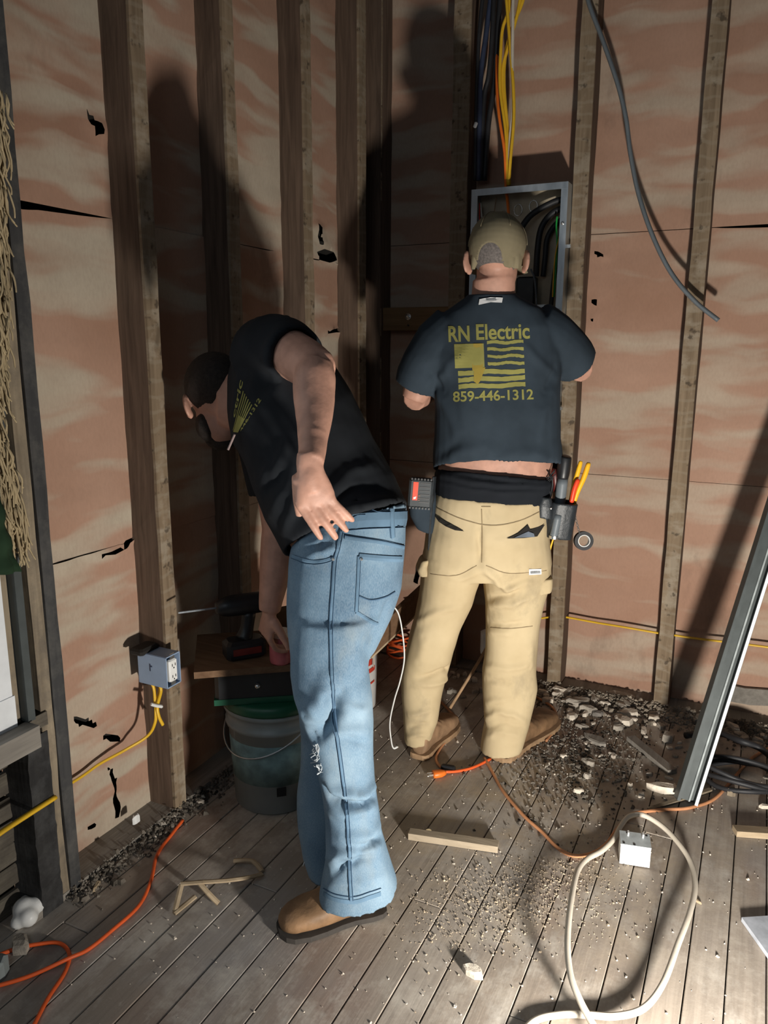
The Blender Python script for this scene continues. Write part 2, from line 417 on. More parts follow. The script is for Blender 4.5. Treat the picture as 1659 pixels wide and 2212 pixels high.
M['skin_arm'] = M['skin']
M['hair'] = plain('dark_hair', (.022, .016, .013), .75, var=.5, scale=120, bump=.7)
M['grey_hair'] = plain('short_grey_hair', (.15, .13, .12), .8, var=.4, scale=160, bump=.6)
def cloth(name, c, var=.15, weave=900, rough=.9, bump=.12, sheen=.0, spec=.15):
    t = NT(name); a = t.noise(t.pos(), 7, 4); w = t.noise(t.pos((1, 1, .5)), weave, 2)
    t.col(t.ramp(a, [(.3, tuple(x * (1 - var) for x in c)), (.7, tuple(min(1, x * (1 + var)) for x in c))])); t.bump(w, bump, .002)
    m = t.set(rough, 0, spec); return m
M['navy_shirt'] = cloth('faded_black_shirt', (.030, .042, .055), .2)
M['black_shirt'] = cloth('black_shirt', (.014, .016, .019), .25)
M['black_knit'] = cloth('black_undershirt', (.012, .014, .018), .2)
M['cap_cloth'] = cloth('faded_olive_cap', (.225, .19, .12), .22, 500)
M['white_tag'] = cloth('white_label', (.75, .75, .75), .04)
M['print'] = cloth('yellow_shirt_print', (.26, .245, .075), .22, 300)
M['print_gold'] = cloth('gold_shirt_print', (.30, .225, .045), .15, 300)
M['print_red'] = plain('red_print', (.50, .05, .03), .5)
M['print_grey'] = plain('grey_print', (.10, .11, .12), .5)
def jeans():
    t = NT('faded_denim'); tw = t.noise(t.pos((1, 1, .25), (0, radians(18), 0)), 700, 2)
    a = t.noise(t.pos(), 4.2, 4, .6)
    c = t.ramp(a, [(.28, (.055, .105, .165)), (.50, (.115, .19, .265)), (.74, (.215, .30, .37))])
    c = t.mix(t.ramp(tw, [(.35, 0.0), (.7, .22)]), c, (.40, .48, .54))
    dirt = t.noise(t.pos((1, 1, .6)), 7, 4, .6); c = t.mix(t.ramp(dirt, [(.58, 0.0), (.75, .45)]), c, (.245, .265, .255))
    t.col(c); t.bump(tw, .15, .002); return t.set(.9, 0, .12)
M['denim'] = jeans()
M['denim_seam'] = cloth('denim_seam', (.105, .175, .25), .3, 300)
M['denim_stitch'] = cloth('denim_stitch', (.055, .10, .16), .2)
M['denim_fray'] = cloth('white_frayed_denim', (.62, .66, .68), .1)
def khaki():
    t = NT('dusty_khaki'); a = t.noise(t.pos(), 5, 4, .6); c = t.ramp(a, [(.3, (.44, .345, .205)), (.7, (.545, .44, .275))])
    d = t.noise(t.pos((1, 1, .7)), 6.0, 5, .65); c = t.mix(t.ramp(d, [(.56, 0.0), (.76, .6)]), c, (.20, .17, .12))
    t.col(c); t.bump(t.noise(t.pos(), 700, 2), .12, .002); return t.set(.92, 0, .12)
M['khaki'] = khaki()
M['khaki_stitch'] = cloth('khaki_stitch', (.25, .19, .11), .2)
M['rope'] = cloth('beige_yarn', (.40, .315, .19), .3, 300)
M['green_cloth'] = cloth('green_cloth', (.016, .034, .017), .4, 200)
t_ = NT('bright_window_glass'); t_.col((.85, .9, .95)); t_.b.inputs['Emission Color'].default_value = (.86, .95, 1, 1); t_.b.inputs['Emission Strength'].default_value = 1.1
M['glass'] = t_.set(.1)
M['bolt'] = M['bright_steel']
M['red_liquid'] = plain('red_jar_plastic', (.42, .11, .12), .3, var=.2)
M['green_leaf'] = M['green_cloth']

# ---------------------------------------------------------------- floor
fl = MB(); fl.box((-.55, 1.7, -.045), (2.5, 3.3, .05)); floor = fl.build('floor', M['subfloor']); tag(floor, kind='structure')
W_ = .0832; x0 = -.698
r_ = random.Random(3); k = -12
while True:
    xc = x0 + W_ * (k + .5)
    if xc > .62: break
    y = .12
    cuts = [.12] + sorted(r_.uniform(.5, 3.0) for _ in range(r_.choice((0, 1, 1)))) + [3.2]
    for a, b in zip(cuts[:-1], cuts[1:]):
        if b - a < .15: continue
        dz = r_.uniform(-.0012, .0006); p = MB(); p.box((0, 0, -.01), (W_ - .0028, b - a - .002, .02), bev=.0015)
        o = p.build('plank', M['plank'], floor); o.location = (xc, (a + b) / 2, dz - .0006)
    k += 1

# ---------------------------------------------------------------- wall sheets: crumpled, torn, on dark backing
def sheet_grid(axis, s0, s1, z0, z1, cell, gap_lo, gap_hi, tears, seed):
    """axis 'y': left wall (s = y), 'x': back wall (s = x). tears: outlines in (s, z)"""
    ns = int((s1 - s0) / cell); nz = int((z1 - z0) / cell)
    S, Z = np.meshgrid(np.linspace(s0, s1, ns + 1), np.linspace(0, 1, nz + 1)); S = S.ravel(); T = Z.ravel()
    lo = z0 + gap_lo(S); hi = z1 - gap_hi(S); Z = lo + (hi - lo) * T
    rm_ = np.zeros(len(S), bool); P2 = np.stack([S, Z], 1)
    inside_f = None; rag = np.zeros(len(S))
    def inside(px, pz, poly):
        c = np.zeros(len(px), bool); n = len(poly)
        for i in range(n):
            (x1, y1), (x2, y2) = poly[i], poly[(i + 1) % n]
            if y1 == y2: continue
            k_ = ((y1 > pz) != (y2 > pz)) & (px < (x2 - x1) * (pz - y1) / (y2 - y1) + x1); c ^= k_
        return c
    for poly in tears:
        q = list(poly) + [poly[0]]; best = np.full(len(S), 9.0); tgt = P2.copy()
        for a, b in zip(q[:-1], q[1:]):
            a = np.array(a); b = np.array(b); d = b - a; t = np.clip(((P2 - a) @ d) / (d @ d + 1e-12), 0, 1); pr = a + t[:, None] * d
            ds = np.linalg.norm(P2 - pr, axis=1); m = ds < best; best[m] = ds[m]; tgt[m] = pr[m]
        near = best < cell * .62; P2[near] = tgt[near]; rag = np.maximum(rag, np.exp(-(best / .02) ** 2))
    q3 = np.stack([P2[:, 0] * 2.2, P2[:, 1] * 9.0, np.full(len(S), seed * 3.1)], 1)
    q4 = np.stack([P2[:, 0] * 7, P2[:, 1] * 22.0, np.full(len(S), seed * 1.7)], 1)
    D_ = .0040 * vnoise(q3, seed) + .0016 * vnoise(q4, seed + 5) + .010 * rag * (vnoise(q4 * 1.3, seed + 9) + .3)
    fs = []
    W1 = ns + 1
    cx = []; cz = []
    for j in range(nz):
        for i in range(ns):
            fs.append((j * W1 + i, j * W1 + i + 1, (j + 1) * W1 + i + 1, (j + 1) * W1 + i))
    F_ = np.array(fs); c_ = P2[F_].mean(1); kill = np.zeros(len(F_), bool)
    for poly in tears: kill |= inside(c_[:, 0], c_[:, 1], poly)
    F_ = F_[~kill]
    if axis == 'y': vs = np.stack([-1.6 + D_, P2[:, 0], P2[:, 1]], 1); F_ = F_
    else: vs = np.stack([P2[:, 0], 3.15 - D_, P2[:, 1]], 1)
    me = bpy.data.meshes.new('wall_sheet'); me.from_pydata(vs.tolist(), [], F_.tolist())
    if axis == 'x': pass
    me.polygons.foreach_set('use_smooth', [True] * len(me.polygons)); return me
def yz(*pts): return [(p[1], p[2]) for p in pts]
def xz(*pts): return [(p[0], p[2]) for p in pts]
wl_ = MB(); wl_.box((-1.665, 2.16, 1.42), (.05, 2.1, 2.88)); wl_.box((-1.665, .62, 2.62), (.05, 1.0, .5))
wall_left = wl_.build('wall_left', M['backing']); tag(wall_left, kind='structure')
wb_ = MB(); wb_.box((-.52, 3.235, 1.42), (2.26, .05, 2.88)); wall_back = wb_.build('wall_back', M['backing']); tag(wall_back, kind='structure')
tearsL = [
    yz((-1.6,1.561,1.997), (-1.6,1.568,1.979), (-1.6,1.585,1.97), (-1.6,1.601,1.974), (-1.6,1.613,1.962), (-1.6,1.608,1.942), (-1.6,1.586,1.94), (-1.6,1.572,1.956), (-1.6,1.561,1.969)),
    yz((-1.6,1.464,0.851), (-1.6,1.529,0.848), (-1.6,1.576,0.853), (-1.6,1.592,0.866), (-1.6,1.64,0.87), (-1.6,1.6,0.853), (-1.6,1.601,0.844), (-1.6,1.545,0.837)),
    yz((-1.6,1.364,0.427), (-1.6,1.401,0.399), (-1.6,1.435,0.366), (-1.6,1.444,0.339), (-1.6,1.464,0.327), (-1.6,1.513,0.297), (-1.6,1.513,0.279), (-1.6,1.478,0.294), (-1.6,1.456,0.319), (-1.6,1.431,0.357), (-1.6,1.392,0.386), (-1.6,1.362,0.406)),
    yz((-1.6,1.463,0.228), (-1.6,1.482,0.195), (-1.6,1.491,0.16), (-1.6,1.491,0.119), (-1.6,1.501,0.083), (-1.6,1.493,0.041), (-1.6,1.475,0.047), (-1.6,1.478,0.096), (-1.6,1.483,0.128), (-1.6,1.475,0.18), (-1.6,1.465,0.209)),
    yz((-1.6,2.671,1.766), (-1.6,2.735,1.785), (-1.6,2.815,1.781), (-1.6,2.837,1.753), (-1.6,2.777,1.737), (-1.6,2.705,1.74)),
    yz((-1.6,2.734,1.46), (-1.6,2.787,1.479), (-1.6,2.856,1.488), (-1.6,2.863,1.469), (-1.6,2.809,1.468)),
    yz((-1.6,2.688,1.878), (-1.6,2.715,1.861), (-1.6,2.701,1.825), (-1.6,2.735,1.802), (-1.6,2.7,1.794), (-1.6,2.68,1.829)),
    yz((-1.6,1.358,0.852), (-1.6,1.379,0.851), (-1.6,1.366,0.843)),
    yz((-1.6,1.37,0.081), (-1.6,1.404,0.079), (-1.6,1.404,0.066), (-1.6,1.377,0.068)),
]
tearsB = [
    xz((-0.64,3.15,1.766), (-0.624,3.15,1.774), (-0.603,3.15,1.761), (-0.602,3.15,1.751), (-0.623,3.15,1.759)),
    xz((-0.642,3.15,1.594), (-0.617,3.15,1.598), (-0.617,3.15,1.569), (-0.637,3.15,1.581)),
    xz((-0.639,3.15,1.52), (-0.626,3.15,1.534), (-0.627,3.15,1.502)),
    xz((-1.367,3.15,0.436), (-1.348,3.15,0.394), (-1.359,3.15,0.333), (-1.382,3.15,0.338)),
]
zl1 = (-1.6,1.468,1.741)[2]; zl0 = .86
zero = lambda s: s * 0
def gapL(s): return .018 * np.clip((1.62 - s) / .35, 0, 1) ** .7 + .004 * np.clip(vnoise(np.stack([s * 9, s * 0, s * 0], 1), 3), 0, 1)
def gapB(s): return .013 * np.clip((s + .21) / .3, 0, 1) ** .6 + .0022
for i, (z0, z1, glo, ghi) in enumerate(((.012, zl0, zero, zero), (zl0, zl1, lambda s: s * 0 + .0006, gapL), (zl1, 2.8, zero, zero))):
    me = sheet_grid('y', 1.135, 3.16, z0, z1, .012, glo, ghi, tearsL, i + 1); me.materials.append(M['sheet_left']); obj('wall_sheet', me, wall_left)
zb1 = (-0.47,3.15,1.838)[2]; zb0 = (-0.377,3.15,0.909)[2]
for i, (z0, z1, glo, ghi) in enumerate(((.004, zb0, zero, lambda s: s * 0 + .0022), (zb0, zb1, zero, gapB), (zb1, 2.8, zero, zero))):
    me = sheet_grid('x', -1.61, .55, z0, z1, .012, glo, ghi, tearsB, i + 11); me.materials.append(M['sheet_back']); obj('wall_sheet', me, wall_back)

# ---------------------------------------------------------------- studs: rough sawn, each its own piece
def stud(parent, c, w, d, z0, z1, along, m=None, seed=0, name='stud'):
    """w along the wall, d away from it"""
    r = random.Random(seed); n = 26; mb = MB(); vs = []
    bx, by = (d / 2, w / 2) if along == 'y' else (w / 2, d / 2)
    for i in range(n + 1):
        z = z0 + (z1 - z0) * i / n
        for sx, sy, e in ((-1, -1, 0), (1, -1, 0), (1, 1, 0), (-1, 1, 0)):
            cf = .004
            vs.append((sx * (bx - cf) + r.uniform(-1, 1) * .0013, sy * by + r.uniform(-1, 1) * .0013, z) if False else (sx * bx + r.uniform(-1, 1) * .0017, sy * by + r.uniform(-1, 1) * .0017, z))
    fs = [(i * 4 + a, i * 4 + (a + 1) % 4, i * 4 + 4 + (a + 1) % 4, i * 4 + 4 + a) for i in range(n) for a in range(4)] + [(3, 2, 1, 0), tuple(n * 4 + a for a in range(4))]
    mb.add([(v[0] + c[0], v[1] + c[1], v[2]) for v in vs], fs)
    return mb.build(name, m or M['stud'], parent)
# left wall (room face at x = -1.5): stud beside the window is doubled
stud(wall_left, (-1.552, 1.240), .034, .102, 0, 2.8, 'y', M['dark_grey_wood'], 1)
stud(wall_left, (-1.556, 1.204), .035, .098, 0, 2.8, 'y', M['tan_wood'], 2)
stud(wall_left, (-1.575, 1.166), .038, .060, 0, 2.8, 'y', M['dark_wood'], 22)
stud(wall_left, (-1.551, 1.648), .050, .104, .008, 2.8, 'y', None, 3)
stud(wall_left, (-1.551, 2.025), .050, .104, .008, 2.8, 'y', None, 4)
stud(wall_left, (-1.551, 2.462), .050, .104, .008, 2.8, 'y', None, 5)
stud(wall_left, (-1.551, 2.868), .056, .104, .008, 2.8, 'y', None, 6)
# corner post and back wall (room face at y = 3.05)
stud(wall_back, (-1.545, 3.098), .075, .100, .008, 2.8, 'x', None, 7)
stud(wall_back, (-1.163, 3.098), .070, .100, .008, 2.8, 'x', None, 8)
stud(wall_back, (-.683, 3.098), .056, .100, .005, 2.8, 'x', None, 9)
stud(wall_back, (-.252, 3.098), .054, .100, .005, 2.8, 'x', None, 10)
stud(wall_back, (.178, 3.098), .054, .100, .005, 2.8, 'x', None, 12)
sp = MB(); sp.box((-1.555, 2.1, .010), (.10, 1.98, .020)); sp.build('sole_plate', M['grey_board'], wall_left)
sp = MB(); sp.box((-.5, 3.105, .004), (2.1, .10, .008)); sp.build('sole_plate', M['grey_board'], wall_back)
# window in the left wall: jamb, vinyl frame, sash and bright pane
zs = (-1.5,1.125,0.539)[2]
wn = MB(); wn.box((-1.575, 1.122, 1.38), (.13, .022, 2 * (1.38 - zs) + .1)); window = wn.build('window_1', M['tan_wood']); tag(window, kind='structure')
m_ = MB(); m_.box((-1.53, 1.094, 1.4), (.06, .034, 2 * (1.4 - zs))); m_.box((-1.53, .18, 1.4), (.06, .034, 2 * (1.4 - zs))); m_.box((-1.535, .64, zs + .035), (.075, .95, .08)); m_.build('window_frame', M['white_vinyl'], window)
m_ = MB(); m_.box((-1.555, 1.062, 1.4), (.04, .03, 2 * (1.4 - zs) - .04)); m_.box((-1.555, .21, 1.4), (.04, .03, 2 * (1.4 - zs) - .04)); m_.box((-1.555, .64, zs + .055), (.04, .85, .03)); m_.build('sash', M['white_vinyl'], window)
m_ = MB(); m_.box((-1.565, .635, 1.4), (.006, .83, 2 * (1.4 - zs) - .06)); m_.build('pane', M['glass'], window)
m_ = MB(); m_.box((-1.53, .66, zs - .030), (.15, .96, .055), rotz(0)); m_.build('window_sill', M['grey_board'], window)
m_ = MB(); m_.box((-1.53, 1.145, 1.4), (.09, .020, 2 * (1.4 - zs))); m_.build('window_trim', M['grey_steel'], window)
# rough lath boards and cripple stud under the window
for i in range(9):
    z = .03 + i * .066; m_ = MB(); m_.box((0, 0, 0), (.018, 1.02, .058), Matrix.Rotation(radians(random.uniform(-1.2, 1.2)), 3, 'X'), bev=.004)
    o = m_.build('lath', M['lath'], wall_left); o.location = (-1.592 + random.uniform(-.004, .004), .64, z)
stud(wall_left, (-1.553, 1.168), .062, .098, 0, zs - .055, 'y', M['dark_wood'], 15, 'cripple_stud')
m_ = MB(); m_.box((-1.545, 1.13, zs - .02), (.09, .14, .035)); m_.build('blocking', M['lath'], wall_left)

# ---------------------------------------------------------------- things on the walls
def cable(name, pts, r, m, label, cat='cable', group=None, flat=1.0, seg=8, n=8, kind=None):
    o = MB().tube(pts, r, seg, n, flat).build(name, m, None, True, at=pts[0][:3])
    return tag(o, label, cat, group, kind)
# -- breaker panel between the studs
PX0, PX1, PZ0, PZ1, PY0, PY1 = -1.084, -.714, .93, 2.003, 2.985, 3.09
panel = empty('electrical_panel', (-.9, 3.09, PZ0), 'open grey steel breaker panel full of wires, fixed between two studs of the back wall', 'breaker panel')
m = MB(); m.box(((PX0 + PX1) / 2, PY1 - .002, (PZ0 + PZ1) / 2), (PX1 - PX0, .003, PZ1 - PZ0)); m.build('back_plate', M['pale_wood'] if False else plain('primed_tan_steel', (.50, .42, .30), .6, var=.12), panel)
for nm, c, d in (('side_plate', (PX0, (PY0 + PY1) / 2, (PZ0 + PZ1) / 2), (.003, PY1 - PY0, PZ1 - PZ0)), ('side_plate', (PX1, (PY0 + PY1) / 2, (PZ0 + PZ1) / 2), (.003, PY1 - PY0, PZ1 - PZ0)),
                 ('top_plate', ((PX0 + PX1) / 2, (PY0 + PY1) / 2, PZ1), (PX1 - PX0, PY1 - PY0, .003)), ('bottom_plate', ((PX0 + PX1) / 2, (PY0 + PY1) / 2, PZ0), (PX1 - PX0, PY1 - PY0, .003))):
    MB().box(c, d).build(nm, M['grey_steel'] if 'side' not in nm else M['steel'], panel)
for x, sx in ((PX0, 1), (PX1, -1)):
    f = MB().box((x + sx * .011, PY0, (PZ0 + PZ1) / 2), (.025, .004, PZ1 - PZ0)).build('front_flange', M['steel'], panel)
    for z in (1.86, 1.55, 1.24):
        MB().lathe([(0, 0), (.005, 0), (.006, .003), (.003, .005), (0, .005)], (x + sx * .012, PY0 - .002, z), 10, Matrix.Rotation(pi / 2, 3, 'X')).build('screw', M['bright_steel'], f)
MB().box(((PX0 + PX1) / 2, PY0 - .0015, PZ1 - .011), (PX1 - PX0 + .002, .004, .024)).build('front_flange', M['steel'], panel)
for z in (1.78, 1.18):
    MB().box((PX1 + .009, PY0 + .02, z), (.018, .02, .012)).build('mounting_tab', M['bright_steel'], panel)
for x, z in ((-.928, 1.935), (-.868, 1.945)):
    MB().tube([(x + .016 * cos(t), PY1 - .006, z + .021 * sin(t)) for t in np.linspace(0, 2 * pi, 17)], .0022, 6).build('knockout_ring', M['bright_steel'], panel)
bus = MB(); bus.box((-.872, 3.055, 1.42), (.075, .05, .52), bev=.006); bus.box((-.80, 3.06, 1.30), (.06, .05, .3), bev=.006); bus.build('bus_bar_block', M['black_plastic'], panel)
for i in range(8):
    for sx in (-1, 1):
        MB().box((-.872 + sx * .052 - .0, 3.05, 1.20 + i * .05), (.028, .045, .042), bev=.004).build('breaker', M['black_plastic'], panel)
MB().box((-.80, 3.03, 1.565), (.045, .02, .016)).build('lug', M['steel'], panel)
MB().box((-.765, 3.03, 1.43), (.02, .02, .03)).build('lug', M['white_plastic'], panel)
# thick service conductors and loose wires inside the panel
for i, (pts, r, mt, lb) in enumerate((
    ([(-.722, 3.04, 1.955), (-.78, 3.035, 1.945), (-.86, 3.02, 1.90), (-.90, 3.0, 1.83), (-.905, 2.995, 1.78)], .0115, 'black_rubber', 'uppermost thick black conductor curving across the open breaker panel'),
    ([(-.722, 3.05, 1.93), (-.78, 3.045, 1.91), (-.82, 3.04, 1.86), (-.832, 3.04, 1.78), (-.835, 3.045, 1.68)], .0115, 'black_rubber', 'middle thick black conductor bending down to the bus block in the breaker panel'),
    ([(-.722, 3.06, 1.90), (-.77, 3.06, 1.87), (-.80, 3.055, 1.82), (-.805, 3.055, 1.75), (-.81, 3.055, 1.68)], .0105, 'black_rubber', 'innermost thick black conductor of the three beside the panel corner'),
    ([(-.735, 3.02, 1.93), (-.745, 3.03, 1.80), (-.765, 3.04, 1.65), (-.775, 3.04, 1.45)], .009, 'black_rubber', 'black conductor running straight down the right side of the breaker panel'),
    ([(-.727, 3.01, 1.905), (-.742, 3.01, 1.82), (-.756, 3.012, 1.74), (-.76, 3.02, 1.6)], .0027, 'yellow', 'thin yellow wire slanting down inside the breaker panel'),
    ([(-.755, 3.01, 1.89), (-.756, 3.01, 1.85), (-.752, 3.02, 1.78), (-.757, 3.03, 1.6)], .0033, 'green_wire', 'green ground wire hanging in the breaker panel'),
    ([(-.835, 2.97, 1.70), (-.815, 2.955, 1.66), (-.805, 2.955, 1.58), (-.808, 2.97, 1.49)], .0035, 'grey_rubber', 'grey wire looping out of the panel beside the cap'),
    ([(-1.06, 3.02, 1.96), (-1.045, 3.0, 1.90), (-1.02, 2.99, 1.84), (-1.0, 2.99, 1.76)], .003, 'white_cord', 'white wire slanting down at the left of the breaker panel'),
    ([(-1.064, 3.02, 1.96), (-1.055, 3.0, 1.88), (-1.04, 2.99, 1.82), (-1.03, 2.99, 1.74)], .003, 'red_plastic', 'red wire at the left of the breaker panel'),
    ([(-1.066, 3.03, 1.96), (-1.064, 3.01, 1.86), (-1.064, 3.0, 1.72)], .003, 'blue_plastic', 'pale blue wire hanging straight down the left of the breaker panel'),
    ([(-1.0, 3.03, 1.98), (-1.0, 3.0, 1.90), (-1.012, 2.99, 1.80)], .0022, 'tan_sole', 'bare brownish wire beside the orange cable in the panel'))):
    cable('panel_wire', pts, r, M[mt], lb, 'wire', 'wires inside the breaker panel')
# cables dropping from above into the top of the panel
drop = [
    ('yellow', [(-0.994,3.02,2.747), (-0.979,3.02,2.623), (-0.961,3.02,2.482), (-0.945,3.02,2.355), (-0.939,3.02,2.243), (-0.946,3.02,2.115), (-0.954,3.03,2.019)], .0078, 'yellow cable crossing from left to right in front of the bundle above the panel', .8),
    ('yellow', [(-0.978,3.03,2.748), (-0.975,3.03,2.634), (-0.997,3.03,2.568), (-1.002,3.03,2.491), (-1,3.03,2.365), (-0.971,3.03,2.201), (-0.956,3.03,2.019)], .0078, 'yellow cable bowing out to the left of the bundle above the panel', .8),
    ('yellow', [(-0.93,3.04,2.743), (-0.943,3.04,2.624), (-0.977,3.04,2.506), (-0.995,3.04,2.43), (-0.987,3.04,2.318), (-0.962,3.035,2.168), (-0.953,3.03,2.018)], .0078, 'yellow cable slanting in from upper right above the panel, inner one of two', .8),
    ('yellow', [(-0.915,3.045,2.742), (-0.928,3.045,2.654), (-0.966,3.045,2.568), (-0.988,3.045,2.478), (-0.987,3.04,2.366), (-0.959,3.04,2.153), (-0.952,3.035,2.019)], .0078, 'yellow cable slanting in from upper right above the panel, outer one of two', .8),
    ('white_cord', [(-0.959,3.015,2.738), (-0.955,3.015,2.587), (-0.952,3.02,2.434), (-0.947,3.03,2.295), (-0.954,3.03,2.183), (-0.956,3.035,2.02)], .0078, 'white cable among the yellow ones above the breaker panel', .8),
    ('orange', [(-1.037,3.095,2.783), (-1.037,3.09,2.594), (-1.02,3.05,2.389), (-0.997,3.02,2.266), (-0.972,3.025,2.135), (-0.964,3.03,2.019), (-0.942,3,1.93), (-0.922,2.97,1.808)], .0082, 'orange cable running down into the breaker panel', .7)]
for mt, pts, r, lb, fl_ in drop:
    cable('power_cable', pts, r, M[mt], lb, 'cable', 'cables dropping into the panel', fl_)
for pts, r, mt, lb in (
    ([(-1.079,3.05,2.758), (-1.095,3.05,2.59), (-1.101,3.055,2.433), (-1.103,3.06,2.271), (-1.1,3.06,2.053)], .008, 'black_rubber', 'leftmost dark cable hanging beside the stud above the panel'),
    ([(-1.05,3.06,2.757), (-1.069,3.06,2.59), (-1.087,3.06,2.449), (-1.089,3.06,2.303), (-1.085,3.06,2.051)], .010, 'blue_plastic', 'dull blue cable hanging left of the yellow bundle'),
    ([(-1.044,3.055,2.754), (-1.045,3.055,2.584), (-1.056,3.06,2.429), (-1.077,3.07,2.337), (-1.081,3.07,2.053)], .010, 'black_rubber', 'black cable swinging left behind the yellow bundle'),
    ([(-1.021,3.07,2.755), (-1.029,3.07,2.586), (-1.04,3.08,2.4), (-1.059,3.08,2.255), (-1.069,3.08,2.054)], .011, 'black_rubber', 'black cable directly behind the orange cable above the panel')):
    if mt == 'blue_plastic': mt = 'dark_blue'
    if 'dark_blue' not in M: M['dark_blue'] = plain('dark_blue_sheath', (.03, .04, .075), .5)
    cable('dark_cable', pts, r, M[mt], lb, 'cable', 'dark cables left of the bundle')
clip = MB(); clip.box((-1.098,3.042,2.25), (.012, .012, .022), Matrix.Rotation(.4, 3, 'Y'), bev=.003); tag(clip.build('cable_staple', M['white_plastic'], at=(-1.098,3.042,2.25)), 'small white cable staple high on the stud left of the yellow cables', 'staple')
# mounting board with a bolt left of the panel
mb_ = empty('mounting_board', (-1.33, 3.07, 1.42), 'short brown board bolted across the bay left of the standing man', 'board')
a, b = (-1.514,3.075,1.576), (-1.514,3.075,1.48)
MB().box((-1.355, 3.085, (a[2] + b[2]) / 2), (.315, .024, a[2] - b[2]), bev=.002).build('board', wood('amber_board', (.17, .095, .042), (.29, .175, .085), 'x', grain=35, bump=.15), mb_)
q = (-1.387,3.07,1.537); MB().lathe([(0, 0), (.014, 0), (.014, .002), (.008, .003), (.008, .009), (.004, .012), (0, .012)], q, 12, Matrix.Rotation(pi / 2, 3, 'X')).build('bolt', M['bright_steel'], mb_)
q = (-1.386,3.07,1.501); MB().lathe([(0, 0), (.004, 0), (.004, .003), (0, .003)], q, 8, Matrix.Rotation(pi / 2, 3, 'X')).build('screw', M['black_plastic'], mb_)
# grey cable hanging in front of the back wall
cable('grey_cable', [(-0.699,3,2.685), (-0.681,3,2.596), (-0.62,3,2.456), (-0.562,3,2.315), (-0.526,3,2.199), (-0.503,3,2.084), (-0.463,2.99,1.941), (-0.404,2.98,1.797), (-0.332,2.98,1.669), (-0.248,2.98,1.573), (-0.165,2.985,1.506)], .0135, M['grey_rubber'], 'flat grey cable hanging in a long curve across the upper right wall', 'cable', None, .6)
# yellow cable threaded through the back wall studs
for pts, lb in (([(-0.767,3.09,0.281), (-0.728,3.09,0.293), (-0.689,3.09,0.304)], 'short stretch of yellow cable behind the standing man, left of the stud by the panel'),
                ([(-0.677,3.095,0.304), (-0.622,3.095,0.303), (-0.527,3.095,0.3), (-0.415,3.09,0.301), (-0.269,3.095,0.296)], 'yellow cable sagging between the two studs right of the standing man'),
                ([(-0.229,3.095,0.298), (-0.152,3.095,0.298), (-0.052,3.09,0.304), (0.045,3.09,0.308), (0.155,3.09,0.311)], 'yellow cable passing behind the leaning steel channel at the right edge'),
                ([(-1.385,3.09,0.254), (-1.327,3.09,0.274), (-1.27,3.09,0.274)], 'short stretch of yellow cable low between the two men')):
    cable('yellow_cable', pts, .0062, M['yellow'], lb, 'cable', 'yellow cable run through the studs', .7)
# outlet box on the second left stud
ob = empty('outlet_box', (-1.47,1.566,0.459), 'blue-grey plastic outlet box with a white receptacle, nailed to a left wall stud', 'outlet box')
cx, cy, cz = (-1.47,1.57,0.501)
bx = MB(); W0, H0 = .056, .092
yA = (-1.56,1.576,0.495)[1]; yA = 1.618
for nm, c, d in (('side', (-1.498, yA - W0, cz), (.105, .003, H0)), ('side', (-1.498, yA, cz), (.105, .003, H0)), ('top', (-1.498, yA - W0 / 2, cz + H0 / 2), (.105, W0, .003)), ('bottom', (-1.498, yA - W0 / 2, cz - H0 / 2), (.105, W0, .003)), ('back', (-1.549, yA - W0 / 2, cz), (.003, W0, H0))):
    bx.box(c, d)
bx.build('box_shell', M['blue_plastic'], ob)
MB().box((-1.452, yA - W0 / 2, cz), (.016, .033, .068), bev=.004).build('receptacle', M['white_plastic'], ob)
for dz in (.042, -.042): MB().box((-1.449, yA - W0 / 2, cz + dz), (.003, .018, .016)).build('mounting_ear', M['bright_steel'], ob)
rp = MB()
for dz in (.017, -.017):
    for dy in (-.006, .006): rp.box((-1.4438, yA - W0 / 2 + dy, cz + dz), (.001, .0025, .008))
    rp.box((-1.4438, yA - W0 / 2, cz + dz - .009), (.001, .004, .004))
rp.build('slots', M['black_plastic'], ob)
em = MB(); em.box((-1.505, yA - W0 - .002, cz + .008), (.003, .001, .022)); em.box((-1.500, yA - W0 - .002, cz + .012), (.005, .001, .004)); em.build('moulded_mark', M['dark_blue'], ob)
hp = MB()
hp.box((-1.542, yA - W0 / 2 - .01, cz + .052), (.05, .075, .020), bev=.006); hp.build('stud_notch', M['backing'], ob)
zb = cz - H0 / 2
cable('yellow_cable', [(-1.515, yA - .018, zb + .004), (-1.512, yA - .016, zb - .03), (-1.5,1.569,0.387), (-1.5,1.561,0.339), (-1.52,1.547,0.297), (-1.55,1.487,0.275), (-1.57,1.41,0.266), (-1.575,1.349,0.258), (-1.575, 1.257, (-1.575,1.337,0.258)[2])], .0055, M['yellow'], 'yellow cable leaving the outlet box and dropping left along the wall', 'cable', 'yellow cables of the left wall', .75)
cable('yellow_cable', [(-1.505, yA - .034, zb + .004), (-1.503, yA - .022, zb - .03), (-1.495,1.569,0.388), (-1.49,1.567,0.357), (-1.485,1.576,0.327)], .0055, M['yellow'], 'short cut yellow cable hanging below the outlet box', 'cable', 'yellow cables of the left wall', .75)
cable('yellow_cable', [(-1.52, yA - .045, zb + .004), (-1.515, yA - .038, zb - .022), (-1.505,1.572,0.386), (-1.5,1.576,0.355)], .005, M['yellow'], 'yellow cable entering the outlet box at its left bottom corner', 'cable', 'yellow cables of the left wall', .75)
